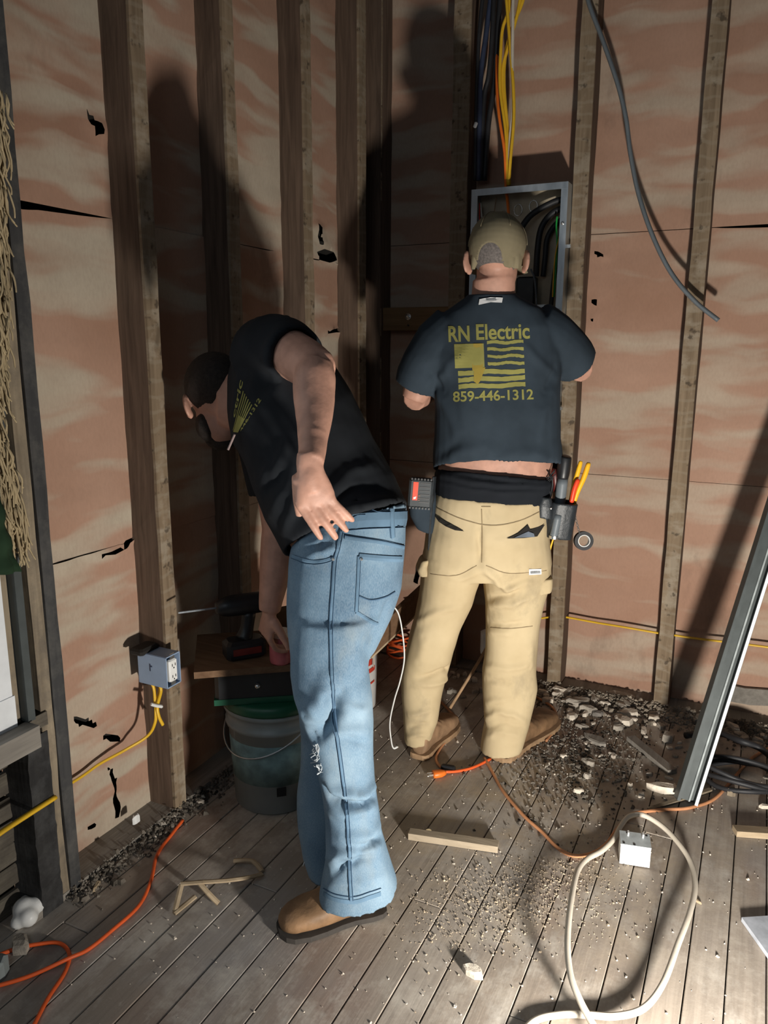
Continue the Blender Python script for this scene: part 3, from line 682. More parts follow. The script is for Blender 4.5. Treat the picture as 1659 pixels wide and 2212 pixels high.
cs = MB(); cs.tube([(-1.497,1.546,0.403), (-1.49,1.558,0.395), (-1.488,1.578,0.384)], .006, 8, 4, .8); tag(cs.build('cable_staple', M['white_plastic'], at=(-1.49,1.558,0.395)), 'white staple clamping the yellow cables under the outlet box', 'staple')
cable('yellow_cable', [(-1.5,0.993,0.291), (-1.5,1.042,0.299), (-1.5,1.119,0.301), (-1.5,1.201,0.302)], .0078, M['yellow'], 'yellow cable end sticking out below the window at the left edge', 'cable', 'yellow cables of the left wall', .75)
# fringed throw hanging at the window
ft = empty('fringed_throw', (-1.42, 1.03, .78), 'green cloth with a long beige yarn fringe hanging beside the window at the left edge', 'throw')
gm = MB(); rr = random.Random(5)
P_ = [(-1.44,1.004,0.946), (-1.44,1.115,0.942), (-1.43,1.116,1.043), (-1.43,1.109,1.145), (-1.43,1.089,1.207), (-1.43,1.03,1.232)]
n_ = 14; vs = []; fs = []
for j in range(n_ + 1):
    t = j / n_
    for i in range(9):
        s = i / 8
        x_px = -60 + s * (98 - 60 * (1 - t) * .9)
        p = np.array((-1.43,1.077,1.081)); 
        vs.append((-1.425 + .014 * sin(s * 9 + t * 3) + .006 * sin(t * 21), 1.0 + s * (.06 + .05 * t), .945 + (1 - t) * .22 - .02 * s))
fs = [(j * 9 + i, j * 9 + i + 1, j * 9 + 10 + i, j * 9 + 9 + i) for j in range(n_) for i in range(8)]
gm.add(vs, fs); g_ = gm.build('cloth', M['green_cloth'], ft, True); sd = g_.modifiers.new('t', 'SOLIDIFY'); sd.thickness = .006
fr = MB()
edge = [(-1.47,1.209,1.929), (-1.47,1.202,1.83), (-1.47,1.194,1.72), (-1.46,1.174,1.606), (-1.46,1.161,1.512), (-1.46,1.15,1.435), (-1.455,1.13,1.359), (-1.455,1.121,1.281), (-1.45,1.122,1.222), (-1.45,1.131,1.161), (-1.45,1.134,1.099), (-1.45,1.144,1.045), (-1.45,1.141,0.993)]
es = spline(edge, 12)
for i in range(len(es) - 1):
    for k in range(6):
        p = Vector(es[i]) + Vector((rr.uniform(-.02, .012), rr.uniform(-.055, .004), rr.uniform(-.01, .01)))
        L = rr.uniform(.045, .085); sw = rr.uniform(-.006, .016)
        q = [p, p + Vector((rr.uniform(-.004, .006), sw * .5, -L * .35)), p + Vector((rr.uniform(-.006, .006), sw, -L * .7)), p + Vector((rr.uniform(-.006, .008), sw * 1.1 + rr.uniform(-.008, .008), -L))]
        fr.tube(q, [.0021, .0023, .0021, .0016], 5, 2)
tag(fr.build('yarn_fringe', M['rope'], ft, True), kind='stuff')
hm = MB(); hm.tube([(-1.475, 1.0, 2.35)] + [tuple(Vector(e) + Vector((-.012, -.02, .02))) for e in es[::8]], .012, 8, 3); hm.build('woven_edge', M['rope'], ft, True)

# ---------------------------------------------------------------- things on the floor
def cord(name, pts, r, m, label, cat='cord', group=None, n=8):
    return cable(name, pts, r, m, label, cat, group, 1.0, 8, n)
def onf(p, h): return (p[0], p[1], h)
R1 = .0048
cord('orange_cord', [onf((-1.458,1.607,0), R1), onf((-1.441,1.539,0), R1), onf((-1.414,1.447,0), R1), onf((-1.355,1.358,0), R1), onf((-1.315,1.27,0), R1), onf((-1.313,1.173,0), R1), onf((-1.318,1.105,0), R1), onf((-1.33,1.06,0), R1 * 2.6), onf((-1.373,0.993,0), R1), onf((-1.414,0.941,0), R1), onf((-1.455,0.902,0), R1)], R1, M['orange_cord'], 'orange cord curving along the floor below the left wall', 'cord', 'orange cords by the left wall')
cord('orange_cord', [onf((-1.255,0.895,0), R1), onf((-1.288,0.964,0), R1), onf((-1.312,1.031,0), R1), onf((-1.346,1.075,0), R1), onf((-1.393,1.089,0), R1), onf((-1.432,1.069,0), R1), onf((-1.476,1.027,0), R1), onf((-1.52,0.95,0), R1)], R1, M['orange_cord'], 'orange cord making a hairpin loop in the lower left corner', 'cord', 'orange cords by the left wall')
# orange plug end between the standing man's boots
pl = empty('plug_cord', (-0.858,2.177,0), 'orange extension cord end with a three pin plug lying behind the standing man', 'cord')
c0 = (-0.844,2.197,0); c1 = (-0.882,2.165,0); d_ = (Vector(c1) - Vector(c0)).normalized()
Rp = frame(d_, (0, 0, 1))
m = MB(); m.loft([(tuple(Vector(c0) + Vector((0, 0, .011)) + d_ * t), tuple(Rp @ Vector((a, 0, 0))), tuple(Rp @ Vector((0, b, 0)))) for t, a, b in ((-.008, .006, .006), (.0, .009, .010), (.01, .0105, .0145), (.036, .0105, .0165), (.038, .009, .015))], 16, 3)
m.build('plug', M['orange'], pl, True)
m = MB()
for s in (-1, 1): m.box(Vector(c0) + d_ * .046 + Vector((0, 0, .012)) + Rp @ Vector((0, s * .0065, 0)), (.006, .0015, .018), Rp)
m.tube([Vector(c0) + d_ * .036 + Vector((0, 0, .006)), Vector(c0) + d_ * .057 + Vector((0, 0, .006))], .0022, 8); m.build('pins', M['bright_steel'], pl)
MB().tube([onf((-0.841,2.205,0), .011), onf((-0.813,2.232,0), .006), onf((-0.781,2.267,0), .005), onf((-0.757,2.309,0), .005), onf((-0.734,2.364,0), .005)], .0048, 8, 6).build('flex', M['orange_cord'], pl, True)
cord('brown_orange_cord', [onf((-0.829,2.23,0), .005), onf((-0.87,2.236,0), .005), onf((-0.907,2.285,0), .005), onf((-0.92,2.386,0), .005), onf((-0.91,2.486,0), .005), onf((-0.936,2.575,0), .005), onf((-0.991,2.633,0), .005), onf((-1.054,2.691,0), .008), onf((-1.115,2.732,0), .006)], .0048, M['dusty_orange'], "dull orange cord bending in an S between the standing man's boots")
cn = MB(); cn.box((0, 0, 0), (.05, .02, .018), bev=.004); o = cn.build('cord_connector', M['black_plastic']); o.location = onf((-0.843,2.236,0), .010); o.rotation_euler.z = radians(8); tag(o, 'small black connector beside the orange plug', 'connector')
cord('dusty_cord', [onf((-0.808,2.958,0), .006), onf((-0.715,2.907,0), .006), onf((-0.64,2.852,0), .006), onf((-0.596,2.761,0), .006), onf((-0.587,2.667,0), .006), onf((-0.591,2.572,0), .006)], .005, M['dusty_orange'], "dusty orange cord curling round the toe of the standing man's right boot")
cord('dusty_cord', [onf((-0.756,2.36,0), .005), onf((-0.706,2.291,0), .005), onf((-0.638,2.194,0), .005), onf((-0.54,2.092,0), .005), onf((-0.467,2.035,0), .005), onf((-0.406,1.981,0), .005), onf((-0.356,1.967,0), .005), onf((-0.311,2.003,0), .005), onf((-0.284,2.063,0), .005), onf((-0.269,2.146,0), .005), onf((-0.242,2.229,0), .012), onf((-0.197,2.283,0), .006), onf((-0.147,2.319,0), .005), onf((-0.083,2.362,0), .005), onf((-0.02,2.443,0), .005), onf((0.028,2.587,0), .005), onf((0.088,2.78,0), .006), onf((0.2,2.982,0), .006)], .0052, M['dusty_orange'], 'long dusty orange cord swinging across the floor from the boot to the right edge', n=9)
# white cord: big loop in the right foreground, partly lifted off the boards
cord('power_cord', [(-0.337,1.285,0.008), (-0.313,1.373,0.008), (-0.265,1.418,0.008), (-0.211,1.44,0.012), (-0.156,1.459,0.016), (-0.105,1.495,0.026), (-0.075,1.573,0.034), (-0.057,1.707,0.036), (-0.041,1.837,0.034), (-0.038,1.958,0.03), (-0.062,2.061,0.03), (-0.118,2.15,0.032), (-0.168,2.194,0.034), (-0.21,2.206,0.036), (-0.242,2.182,0.034), (-0.257,2.135,0.026), (-0.266,2.077,0.018), (-0.288,2.011,0.014), (-0.317,1.947,0.02), (-0.327,1.872,0.03), (-0.317,1.759,0.045), (-0.301,1.645,0.055), (-0.282,1.55,0.06), (-0.257,1.474,0.06), (-0.224,1.421,0.055), (-0.19,1.381,0.05), (-0.155,1.337,0.045)], .0076, M['white_cord'], 'thick dirty white cord making a large loop over the floor boards in the right foreground', n=8)
# white junction box
jb = empty('junction_box', (-0.198,2.006,0), 'white square junction box standing on the floor inside the cord loop', 'box')
bl, br = Vector((-0.236,1.995,0)), Vector((-0.158,2.012,0)); w_ = (br - bl).length; ax = (br - bl).normalized(); nb = Vector((-ax.y, ax.x, 0)); zt = .058; dp = .062
Rb = Matrix((ax, nb, Vector((0, 0, 1)))).transposed(); cc = (bl + br) / 2 + nb * dp / 2
MB().box(cc + Vector((0, 0, zt / 2 + .002)), (w_, dp, zt), Rb).build('body', M['white_plastic'], jb)
MB().box(cc + Vector((0, 0, zt + .004)), (w_ * 1.02, dp * 1.02, .004), Rb).build('lid', plain('grey_white_lid', (.48, .52, .53), .5), jb)
for sx, sy in ((-.8, -.8), (.8, .75), (-.1, -.85), (-.5, .8)): MB().lathe([(0, 0), (.0035, 0), (.0035, .001), (0, .0015)], cc + Rb @ Vector((sx * w_ / 2, sy * dp / 2, zt + .006)), 8).build('screw', M['black_plastic'], jb)
for sx in (-.45, .55): MB().box(cc + Rb @ Vector((sx * w_ / 2, dp * .25, zt + .011)), (.004, .012, .011), Rb).build('tab', M['white_plastic'], jb)
# sticks, boards, scraps
def block(name, p0, p1, w, h, m, label, cat='wood', z=0, bev=.002, tilt=0):
    a, b = Vector(p0), Vector(p1); d = b - a; R = frame(d, (0, 0, 1)) if False else Matrix.Rotation(math.atan2(d.y, d.x), 3, 'Z')
    me_ = MB(); me_.box((0, 0, 0), (d.length, w, h), Matrix.Rotation(tilt, 3, 'Y') if tilt else None, bev=0)
    o = me_.build(name, m); wear(o.data, .0012, 0, len(label)); o.location = (a + b) / 2 + Vector((0, 0, z + h / 2)); o.rotation_euler.z = math.atan2(d.y, d.x)
    return tag(o, label, cat)
block('wood_stick', (-0.812,1.844,0), (-0.559,1.903,0), .030, .020, wood('dusty_offcut_wood', (.36, .29, .205), (.50, .41, .30), 'x', grain=50), 'long dusty wood offcut lying on the floor behind the denim boot', 'wood')
wz = MB(); wz.lathe([(0, 0), (.0085, 0), (.0085, .0015), (0, .0015)], (0, 0, 0), 14); o = wz.build('washer', M['bright_steel']); o.location = onf((-0.772,1.896,0), .0); tag(o, 'round metal slug on the floor beside the dusty wood offcut', 'disc')
block('wood_scrap', (0.047,2.29,0), (0.188,2.34,0), .035, .018, M['pale_wood'], 'pale wood scrap at the right edge of the floor', 'wood')
pb = block('steel_plate', (0.126,1.819,0), (0.224,1.876,0), .20, .012, plain('grey_sheet', (.36, .38, .42), .5), 'flat grey plate lying at the lower right edge', 'plate')
block('board_offcut', (-0.318,2.731,0), (-0.154,2.553,0), .035, .016, M['grey_board'], 'weathered grey slat lying among rubble left of the steel channel', 'wood')
block('thin_slat', (-0.198,2.294,0), (-0.031,2.503,0), .014, .008, M['tan_wood'], 'thin tan slat lying under the orange cord by the channel foot', 'wood')
# leaning steel channel
ch = empty('steel_channel', (-.098, 2.377, 0), 'long grey steel channel leaning against the back wall at the right edge', 'channel')
dv = Vector((.178, .282, .943)).normalized(); Rc = frame(dv, (.93, .30, -.2)); Lc = 2.36; cB = Vector((-.098, 2.385, .010))
def bar(nm, ox, oy, wx, wy, m): MB().box(cB + dv * Lc / 2 + Rc @ Vector((ox, oy, 0)), (wx, wy, Lc), Rc).build(nm, m, ch)
bar('web', 0, .018, .062, .003, M['grey_steel']); bar('flange', -.031, 0, .003, .038, M['grey_steel']); bar('flange', .031, 0, .003, .038, M['grey_steel']); bar('lip', .027, -.018, .009, .003, M['white_vinyl']); bar('lip', -.027, -.018, .009, .003, M['grey_steel']); bar('slot_rail', .014, .012, .005, .008, plain('grey_rail', (.30, .33, .33), .5))
# coil of black hose on the right
m = MB(); rr = random.Random(8)
pts = []
for k_ in range(3):
    for t in np.linspace(0, 2 * pi, 18)[:-1]:
        c_ = (0.056,2.6,0); pts.append((c_[0] + (.115 + .012 * k_) * cos(t), c_[1] + (.10 - .01 * k_) * sin(t), .010 + .016 * k_ + .02 * max(0, sin(t * 1.5 + k_))))
m.tube(pts, .0085, 8, 2); tag(m.build('black_hose', M['black_rubber'], None, True, at=(0.056,2.6,0)), 'coil of black cable lying on the floor at the right edge', 'cable')
cable('black_hose', [onf((-0.137,2.814,0), .02), (-0.049,2.891,0.021), (0.045,2.804,0.049), onf((0.124,2.799,0), .03), onf((0.221,2.652,0), .01)], .012, M['black_rubber'], 'thick black cable end arching over the coil at the right edge', 'cable')
# corner behind the men: pails, seat board, tools
pc = (-1.293,1.863,0)
pail = empty('pail', (pc[0], pc[1], 0), 'milky plastic pail with a dark green lid, in shadow under the work board', 'bucket')
m = MB(); m.lathe([(0, 0), (.122, 0), (.128, .006), (.142, .27), (.150, .272), (.150, .285), (.143, .288), (.146, .318), (.154, .322), (.154, .336), (.146, .338), (0, .338)], (pc[0], pc[1], 0), 32); m.build('body', M['milky_plastic'], pail, True)
MB().lathe([(0, .338), (.158, .338), (.160, .345), (.158, .366), (.148, .372), (0, .372)], (pc[0], pc[1], 0), 32).build('lid', M['green_plastic'], pail, True)
hd = MB(); hd.tube([(pc[0] + .156 * cos(t), pc[1] + .156 * sin(t), .30 - .12 * abs(sin((t - 3.6) * 1.0)) if False else .30 - .10 * sin(max(0, min(pi, (t - pi * .95))))) for t in np.linspace(pi * .95, pi * 1.95, 14)], .0025, 6, 2); hd.build('bail_handle', M['steel'], pail, True)
lb_ = MB(); lb_.lathe([(.1335, .10), (.1405, .235)], (pc[0], pc[1], 0), 32); lb_.f = lb_.f[:-2]; lo = lb_.build('paper_label', plain('blue_green_label', (.16, .26, .27), .6, var=.4, scale=22), pail, True); lo.modifiers.new('t', 'SOLIDIFY').thickness = .0012
m = MB(); a_ = math.atan2(-pc[1], -pc[0]) + .12; m.box((pc[0] + .1375 * cos(a_), pc[1] + .1375 * sin(a_), .085), (.003, .028, .028), rotz(a_)); m.build('label_stamp', M['black_plastic'], pail)
cd_ = Vector((-pc[0], -pc[1], 0)).normalized(); ang = math.atan2(cd_.y, cd_.x) + pi / 2
cb = empty('tool_case', (pc[0], pc[1], .372), 'dark green and black tool case standing on the pail lid', 'tool case')
MB().box((pc[0], pc[1], .372 + .055), (.34, .24, .108), rotz(ang), bev=.012).build('case', M['black_plastic'], cb)
k_ = Vector((pc[0], pc[1], .43)) + rotz(ang) @ Vector((-.045, -.124, .0)); MB().ball(k_, (.009, .009, .009), None, 10, 6).build('knob', M['bright_steel'], cb, True)
MB().box((pc[0], pc[1], .383), (.345, .245, .018), rotz(ang)).build('base_rim', M['green_plastic'], cb)
wb = MB(); wb.box((0, 0, 0), (.46, .30, .020)); o = wb.build('work_board', M['brown_wood']); o.location = (pc[0] + .0, pc[1] + .0, .4905); o.rotation_euler.z = ang + .05; tag(o, 'brown board laid across the tool case as a work surface', 'board')
zt = .5005
def wbp(px, py):  # spot on the board, measured in its own axes
    return Vector((pc[0], pc[1], zt)) + rotz(ang + .05) @ Vector((px, py, 0))
dr = empty('cordless_drill', (-1.324,1.764,0.5), "black and red cordless tool lying on the work board in the man's shadow", 'drill')
q = Vector((-1.324,1.764,0.5)); Rq = rotz(ang + .3)
MB().box(q + Vector((0, 0, .03)), (.12, .07, .06), Rq, bev=.01).build('battery', M['black_plastic'], dr)
MB().box(q + Rq @ Vector((0, -.0355, .03)), (.085, .003, .020), Rq).build('red_band', plain('dull_red_band', (.16, .02, .015), .5), dr)
m = MB(); m.tube([q + Vector((0, 0, .06)), q + Rq @ Vector((.01, .0, .09)), q + Rq @ Vector((.018, 0, .14))], [.026, .020, .021], 12, 4); m.build('grip', M['black_plastic'], dr, True)
m = MB(); m.tube([q + Rq @ Vector((.075, 0, .165)), q + Rq @ Vector((.03, 0, .165)), q + Rq @ Vector((-.05, 0, .165)), q + Rq @ Vector((-.08, 0, .165))], [.03, .032, .03, .016], 14, 4); m.build('motor_housing', M['black_plastic'], dr, True)
m = MB(); m.tube([q + Rq @ Vector((-.08, 0, .165)), q + Rq @ Vector((-.19, -.01, .170))], .0032, 8); m.build('drill_bit', M['steel'], dr)
jr = empty('jar', (-1.203,1.778,0.501), 'red tinted plastic jar on the work board beside the denim leg', 'jar')
q = Vector((-1.203,1.778,0.501))
MB().lathe([(0, 0), (.03, 0), (.033, .006), (.033, .065), (.026, .075), (.026, .082), (0, .082)], q, 20).build('body', M['red_liquid'], jr, True)
MB().lathe([(0, .082), (.029, .082), (.029, .098), (0, .098)], q, 20).build('cap', M['white_plastic'], jr)
q = Vector((-1.295,1.946,0.5)); m = MB(); m.box(q + Vector((0, 0, .05)), (.10, .06, .10), rotz(ang + .4), bev=.008); o = tag(m.build('parts_carton', wood('brown_carton', (.14, .075, .03), (.2, .11, .05), 'x'), at=tuple(q)), 'small brown carton on the work board behind the jar', 'box')
# white pail with red print behind the jeans
q = (-1.405,2.516,0); q = (q[0], q[1], 0)
wp = empty('white_pail', q, 'white pail with a red printed label half hidden behind the jeans', 'bucket')
MB().lathe([(0, 0), (.125, 0), (.130, .008), (.140, .30), (.148, .302), (.148, .33), (.141, .332), (.143, .352), (.150, .355), (.150, .366), (0, .366)], q, 32).build('body', M['white_plastic'], wp, True)
a0 = math.atan2(-q[1], -q[0])
for k2, (h0, h1, t0, t1) in enumerate(((.20, .225, .62, .95), (.235, .25, .7, 1.05), (.17, .188, .8, 1.1), (.14, .155, .66, .8), (.12, .128, .85, 1.1))):
    vs = []
    for h in (h0, h1):
        for t in np.linspace(t0, t1, 7):
            r_b = .131 + .010 * h / .3; vs.append((q[0] + (r_b + .0015) * cos(a0 + t), q[1] + (r_b + .0015) * sin(a0 + t), h + .012 * (t - t0)))
    m = MB(); m.add(vs, [(i, i + 1, i + 8, i + 7) for i in range(6)]); m.build('red_print', M['print_red'], wp)
cable('strap', [(q[0] + .11, q[1] - .10, .36), (q[0] + .145, q[1] - .075, .33), (q[0] + .155, q[1] - .04, .25), (q[0] + .15, q[1] - .03, .20)], .004, M['white_cord'], 'pale strap hanging over the rim of the white pail', 'strap', None, .4)
# leaning plank over the pail, white cable, orange coil
pk = empty('leaning_plank', (-1.115,2.238,0.44), 'brown plank with a fresh pale edge leaning behind the two men', 'plank')
a, b = Vector((-1.159,2.272,0.386)), Vector((-1.056,2.545,0.522)); dd = (b - a); Rk = frame(dd, (0, -.3, 1))
MB().box((a + b) / 2 + dd.normalized() * .05, (.085, .018, dd.length + .14), Rk).build('board', M['brown_wood'], pk)
MB().box((a + b) / 2 + dd.normalized() * .05 + Rk @ Vector((-.044, -.002, 0)), (.008, .024, dd.length + .14), Rk).build('cut_edge', M['pale_wood'], pk)
cable('white_cable', [(-1.115,2.238,0.502), (-1.061,2.208,0.565), (-1.029,2.213,0.549), (-1.014,2.22,0.484), (-1.006,2.224,0.384), (-1.018,2.218,0.3), (-1.039,2.219,0.227), (-1.057,2.221,0.136), (-1.057,2.233,0.06), (-1.052,2.241,0.029), (-1.041,2.252,0.031)], .0045, M['white_plastic'], "loose white cable curling down beside the standing man's left leg", 'cable', None, .6)
m = MB(); cq = (-1.39,3.024,0); pts = [(cq[0] + (.065 + .006 * sin(5 * t)) * cos(t), cq[1] + .05 * sin(t), cq[2] + .003 * t + .022 + .010 * sin(2.3 * t)) for t in np.linspace(0, 2 * pi * 5, 90)]
m.tube(pts, .005, 6); tag(m.build('cord_coil', M['orange_cord'], None, True, at=(cq[0], cq[1], 0)), 'coil of orange cord lying between the two men', 'cord')
cable('tan_cord', [(-0.844,2.704,0.358), (-0.852,2.644,0.297), (-0.895,2.567,0.193), (-0.941,2.5,0.09)], .006, M['tan_sole'], "tan cord slanting between the standing man's legs", 'cord')
tb = MB(); tb.box((0, 0, 0), (.09, .05, .10), bev=.008); o = tb.build('white_carton', M['white_plastic']); o.location = (-0.897,2.845,0.236); o.rotation_euler.z = .4; o.location.z = .05 if False else o.location.z; tag(o, 'small pale box behind the right knee of the standing man', 'box')
# strips and scraps on the left floor
m = MB()
def band(pts, w, th, zz=None):
    q = spline(pts, 3)
    for a, b in zip(q[:-1], q[1:]): pass
    return q
tr = empty('torn_trim', (-1.194,1.378,0), 'bent strips of torn tan trim lying on the floor by the left boot', 'trim')
for pts in ([(-1.217,1.294,0.007), (-1.235,1.343,0.045)], [(-1.238,1.343,0.045), (-1.189,1.375,0.045)], [(-1.203,1.37,0.045), (-1.165,1.363,0.028), (-1.135,1.365,0.007)], [(-1.213,1.286,0.007), (-1.2,1.353,0.014)], [(-1.201,1.368,0.045), (-1.147,1.417,0.035), (-1.11,1.479,0.016), (-1.099,1.507,0.009)], [onf((-1.106,1.517,0), .008), onf((-1.152,1.537,0), .012), onf((-1.201,1.517,0), .01)]):
    MB().tube(pts, .0075, 6, 2 if len(pts) > 2 else 0, .55).build('strip', M['pale_wood'], tr)
def scrap(name, p, size, m, label, cat='scrap', group=None, seed=0, z=0, rz=None, n=7, top=.75):
    """an irregular broken piece with a flat foot: size (x, y, height)"""
    r = random.Random(seed); k = n; ring = [(cos(2 * pi * i / k + r.uniform(-.25, .25)) * r.uniform(.7, 1.05), sin(2 * pi * i / k + r.uniform(-.2, .2)) * r.uniform(.7, 1.05)) for i in range(k)]
    ox, oy = r.uniform(-.12, .12), r.uniform(-.12, .12)
    vs = [(x * size[0] / 2, y * size[1] / 2, 0) for x, y in ring] + [((x * r.uniform(.92, 1.04)) * size[0] / 2, y * r.uniform(.92, 1.04) * size[1] / 2, size[2] * r.uniform(.55, .8)) for x, y in ring] + [((x * top + ox) * size[0] / 2, (y * top + oy) * size[1] / 2, size[2] * r.uniform(.8, 1.0)) for x, y in ring]
    fs = [tuple(range(k - 1, -1, -1)), tuple(range(2 * k, 3 * k))] + [(l * k + i, l * k + (i + 1) % k, l * k + k + (i + 1) % k, l * k + k + i) for l in (0, 1) for i in range(k)]
    o = MB().add(vs, fs).build(name, m); o.location = (p[0], p[1], z); o.rotation_euler.z = rz if rz is not None else r.uniform(0, 6)
    return tag(o, label, cat, group)
scrap('white_chip', (-0.472,1.447,0), (.055, .034, .020), M['plaster_pale'], 'cream plaster chip alone on the boards in the front middle of the floor', 'chip', None, 1, rz=-.3)
scrap('wood_chip', (-1.467,1.276,0), (.045, .013, .012), M['pale_wood'], 'pale wood chip on the floor at the foot of the left wall', 'chip', None, 2, rz=-1.2)
scrap('wood_chip', (-0.029,1.93,0), (.03, .008, .006), M['pale_wood'], 'curved sliver of wood right of the big white cord loop', 'chip', None, 3, rz=-.5)
fb = MB(); c_ = (-1.541,1.113,0)
for d, r_b in (((0, 0, .028), .030), ((.028, -.012, .024), .024), ((-.02, .02, .022), .022), ((.018, .022, .03), .022), ((.01, -.03, .016), .018)): fb.ball((c_[0] + d[0], c_[1] + d[1], d[2]), (r_b, r_b, r_b), None, 10, 7)
tag(blend('foam_lump', fb, M['white_plastic'], None, .006, 3, at=(c_[0], c_[1], 0)), 'lumpy white foam blob on the floor in the lower left corner', 'foam')
scrap('plaster_lump', (-1.473,1.044,0), (.075, .05, .024), M['plaster'], 'grey plaster lump below the white foam in the lower left corner', 'plaster', None, 5)
scrap('milky_lump', (-1.447,0.957,0), (.06, .06, .05), M['milky_plastic'], 'greenish rounded scrap cut off by the left edge of the floor', 'scrap', None, 6)
scrap('white_chip', (-1.53,1.489,0.054), (.03, .014, .028), M['white_plastic'], 'bright white chip on the rubble under the torn left wall sheet', 'chip', None, 7, z=.045)
scrap('grey_chip', (-1.5,1.568,0.068), (.034, .018, .014), M['plaster'], 'grey chip at the foot of the stud below the outlet box', 'chip', None, 8, z=.0)
# big broken pieces right of the standing man
big = [((-0.551,2.933,0), (.105, .075, .030), 'plaster', 'brownish plaster slab with key ridges, nearest the stud by the boot', .5, 11),
       ((-0.411,3.078,0), (.125, .060, .020), 'plaster', 'flat grey plaster slab at the foot of the back wall between two studs', .1, 12),
       ((-0.492,3.01,0), (.085, .055, .018), 'plaster', 'triangular plaster piece wedged between two larger slabs', -.5, 13),
       ((-0.434,2.662,0), (.110, .065, .016), 'grey_board', 'flat blue-grey slate like piece lying apart on the floor', -.55, 14),
       ((-0.421,2.493,0), (.062, .034, .016), 'plaster', 'reddish stained plaster piece below the flat grey piece', -.35, 15),
       ((-0.162,2.437,0), (.120, .052, .024), 'plaster_pale', 'plaster chunk with two pale ragged ridges by the channel foot', .15, 16),
       ((-0.496,2.744,0), (.05, .022, .014), 'plaster', 'small grey plaster shard left above the flat grey piece', .1, 17),
       ((-0.706,2.96,0), (.06, .030, .022), 'plaster_pale', "pale plaster shard beside the standing man's right calf", .0, 18),
       ((-0.643,2.972,0), (.055, .030, .020), 'plaster', 'grey plaster shard at the foot of the stud beside the boot', .1, 19),
       ((-0.466,2.873,0), (.055, .035, .018), 'plaster_dark', 'dark plaster shard in front of the slab heap', .2, 20),
       ((-0.271,2.401,0), (.022, .022, .020), 'plaster_pale', 'round pale plaster lump in the middle of the shadow stripes', 0, 21),
       ((-0.229,2.363,0), (.03, .016, .016), 'plaster_pale', 'pale plaster crumb just left of the ridged chunk', .2, 22),
       ((-0.162,2.517,0), (.03, .009, .008), 'plaster_pale', 'pale sliver above the ridged plaster chunk', -.1, 23),
       ((-0.415,2.3,0), (.035, .02, .014), 'plaster_pale', 'pale crumb lying in front of the rubble patch on open boards', .4, 24),
       ((-0.409,2.401,0), (.03, .024, .018), 'plaster', 'grey crumb above the pale one on open boards', .4, 25),
       ((-0.269,2.767,0), (.02, .012, .010), 'plaster_pale', 'pale crumb near the top end of the grey slat', .4, 26),
       ((0.031,2.504,0), (.03, .02, .028), 'tan_wood', 'tan block standing inside the black coil', .4, 27),
       ((0.126,2.474,0), (.03, .022, .012), 'plaster_pale', 'pale crumb in front of the black coil at the right edge', .4, 28)]
for px, size, mt, lb, rz, sd_ in big:
    scrap('plaster_piece', px, size, M[mt], lb, 'plaster', None, sd_, rz=rz, n=8)
# ridges (plaster keys) of the two ridged slabs
for (px, sd_, L, w) in (((-0.551,2.933,0), 1, .08, .5), ((-0.162,2.437,0), 2, .10, .15)):
    pass
# countable shards along the foot of the back wall, too alike to be told apart
rr = random.Random(21); base = scrap('plaster_shard', (0, 0), (1, 1, 1), M['plaster'], None, None, None, 40, n=6); mesh_pool = [base.data]
for k in range(5):
    q = scrap('plaster_shard', (0, 0), (1, 1, 1), M['plaster'] if k % 2 else M['plaster_pale'], None, None, None, 41 + k, n=6); mesh_pool.append(q.data); bpy.data.objects.remove(q)
bpy.data.objects.remove(base)
def shards(n, place, smin, smax, label, group):
    for i in range(n):
        o = bpy.data.objects.new('plaster_shard', rr.choice(mesh_pool)); COL.objects.link(o)
        x, y, z = place(); s = rr.uniform(smin, smax); o.location = (x, y, z); o.scale = (s, s * rr.uniform(.4, .8), s * rr.uniform(.25, .45)); o.rotation_euler.z = rr.uniform(0, 6.28)
        tone = 'pale' if o.data.materials[0] is M['plaster_pale'] else 'grey'; where = label(x, y)
        tag(o, f'{tone} plaster shard {where}', 'plaster', f'{tone} shards {where}')
def back_foot():
    x = rr.uniform(-.75, .22); d = abs(rr.gauss(0, .10)); return (x, 3.03 - d - .02, 0)
def floor_r():
    x = rr.gauss(-.45, .17); return (x, rr.gauss(2.66, .14), 0)
shards(70, back_foot, .020, .075, lambda x, y: 'by the stud beside the breaker panel, at its foot' if x < -.55 else ('at the wall foot between the two right studs' if x < -.30 else ('around the foot of the rightmost clear stud' if x < -.12 else 'at the wall foot behind the leaning channel')), None)
shards(34, floor_r, .014, .034, lambda x, y: "on the boards close to the right boot's toe" if x < -.52 else ('on the boards in front of the slab heap' if y > 2.62 else ('on the boards around the flat grey slab' if x < -.38 else 'on the boards beside the weathered slat')), None)
def left_foot(): return (-1.495 + abs(rr.gauss(0, .018)), rr.uniform(1.28, 1.75), 0)
shards(22, left_foot, .012, .030, lambda x, y: 'under the torn left wall sheet, near the window' if y < 1.45 else 'at the foot of the stud carrying the outlet box', None)
def corner_foot(): return (rr.uniform(-1.3, -.85), rr.uniform(2.78, 3.0), 0)
shards(26, corner_foot, .02, .05, lambda x, y: 'in the dark corner, left part behind the pails' if x < -1.08 else "in the dark corner behind the standing man's left leg", None)
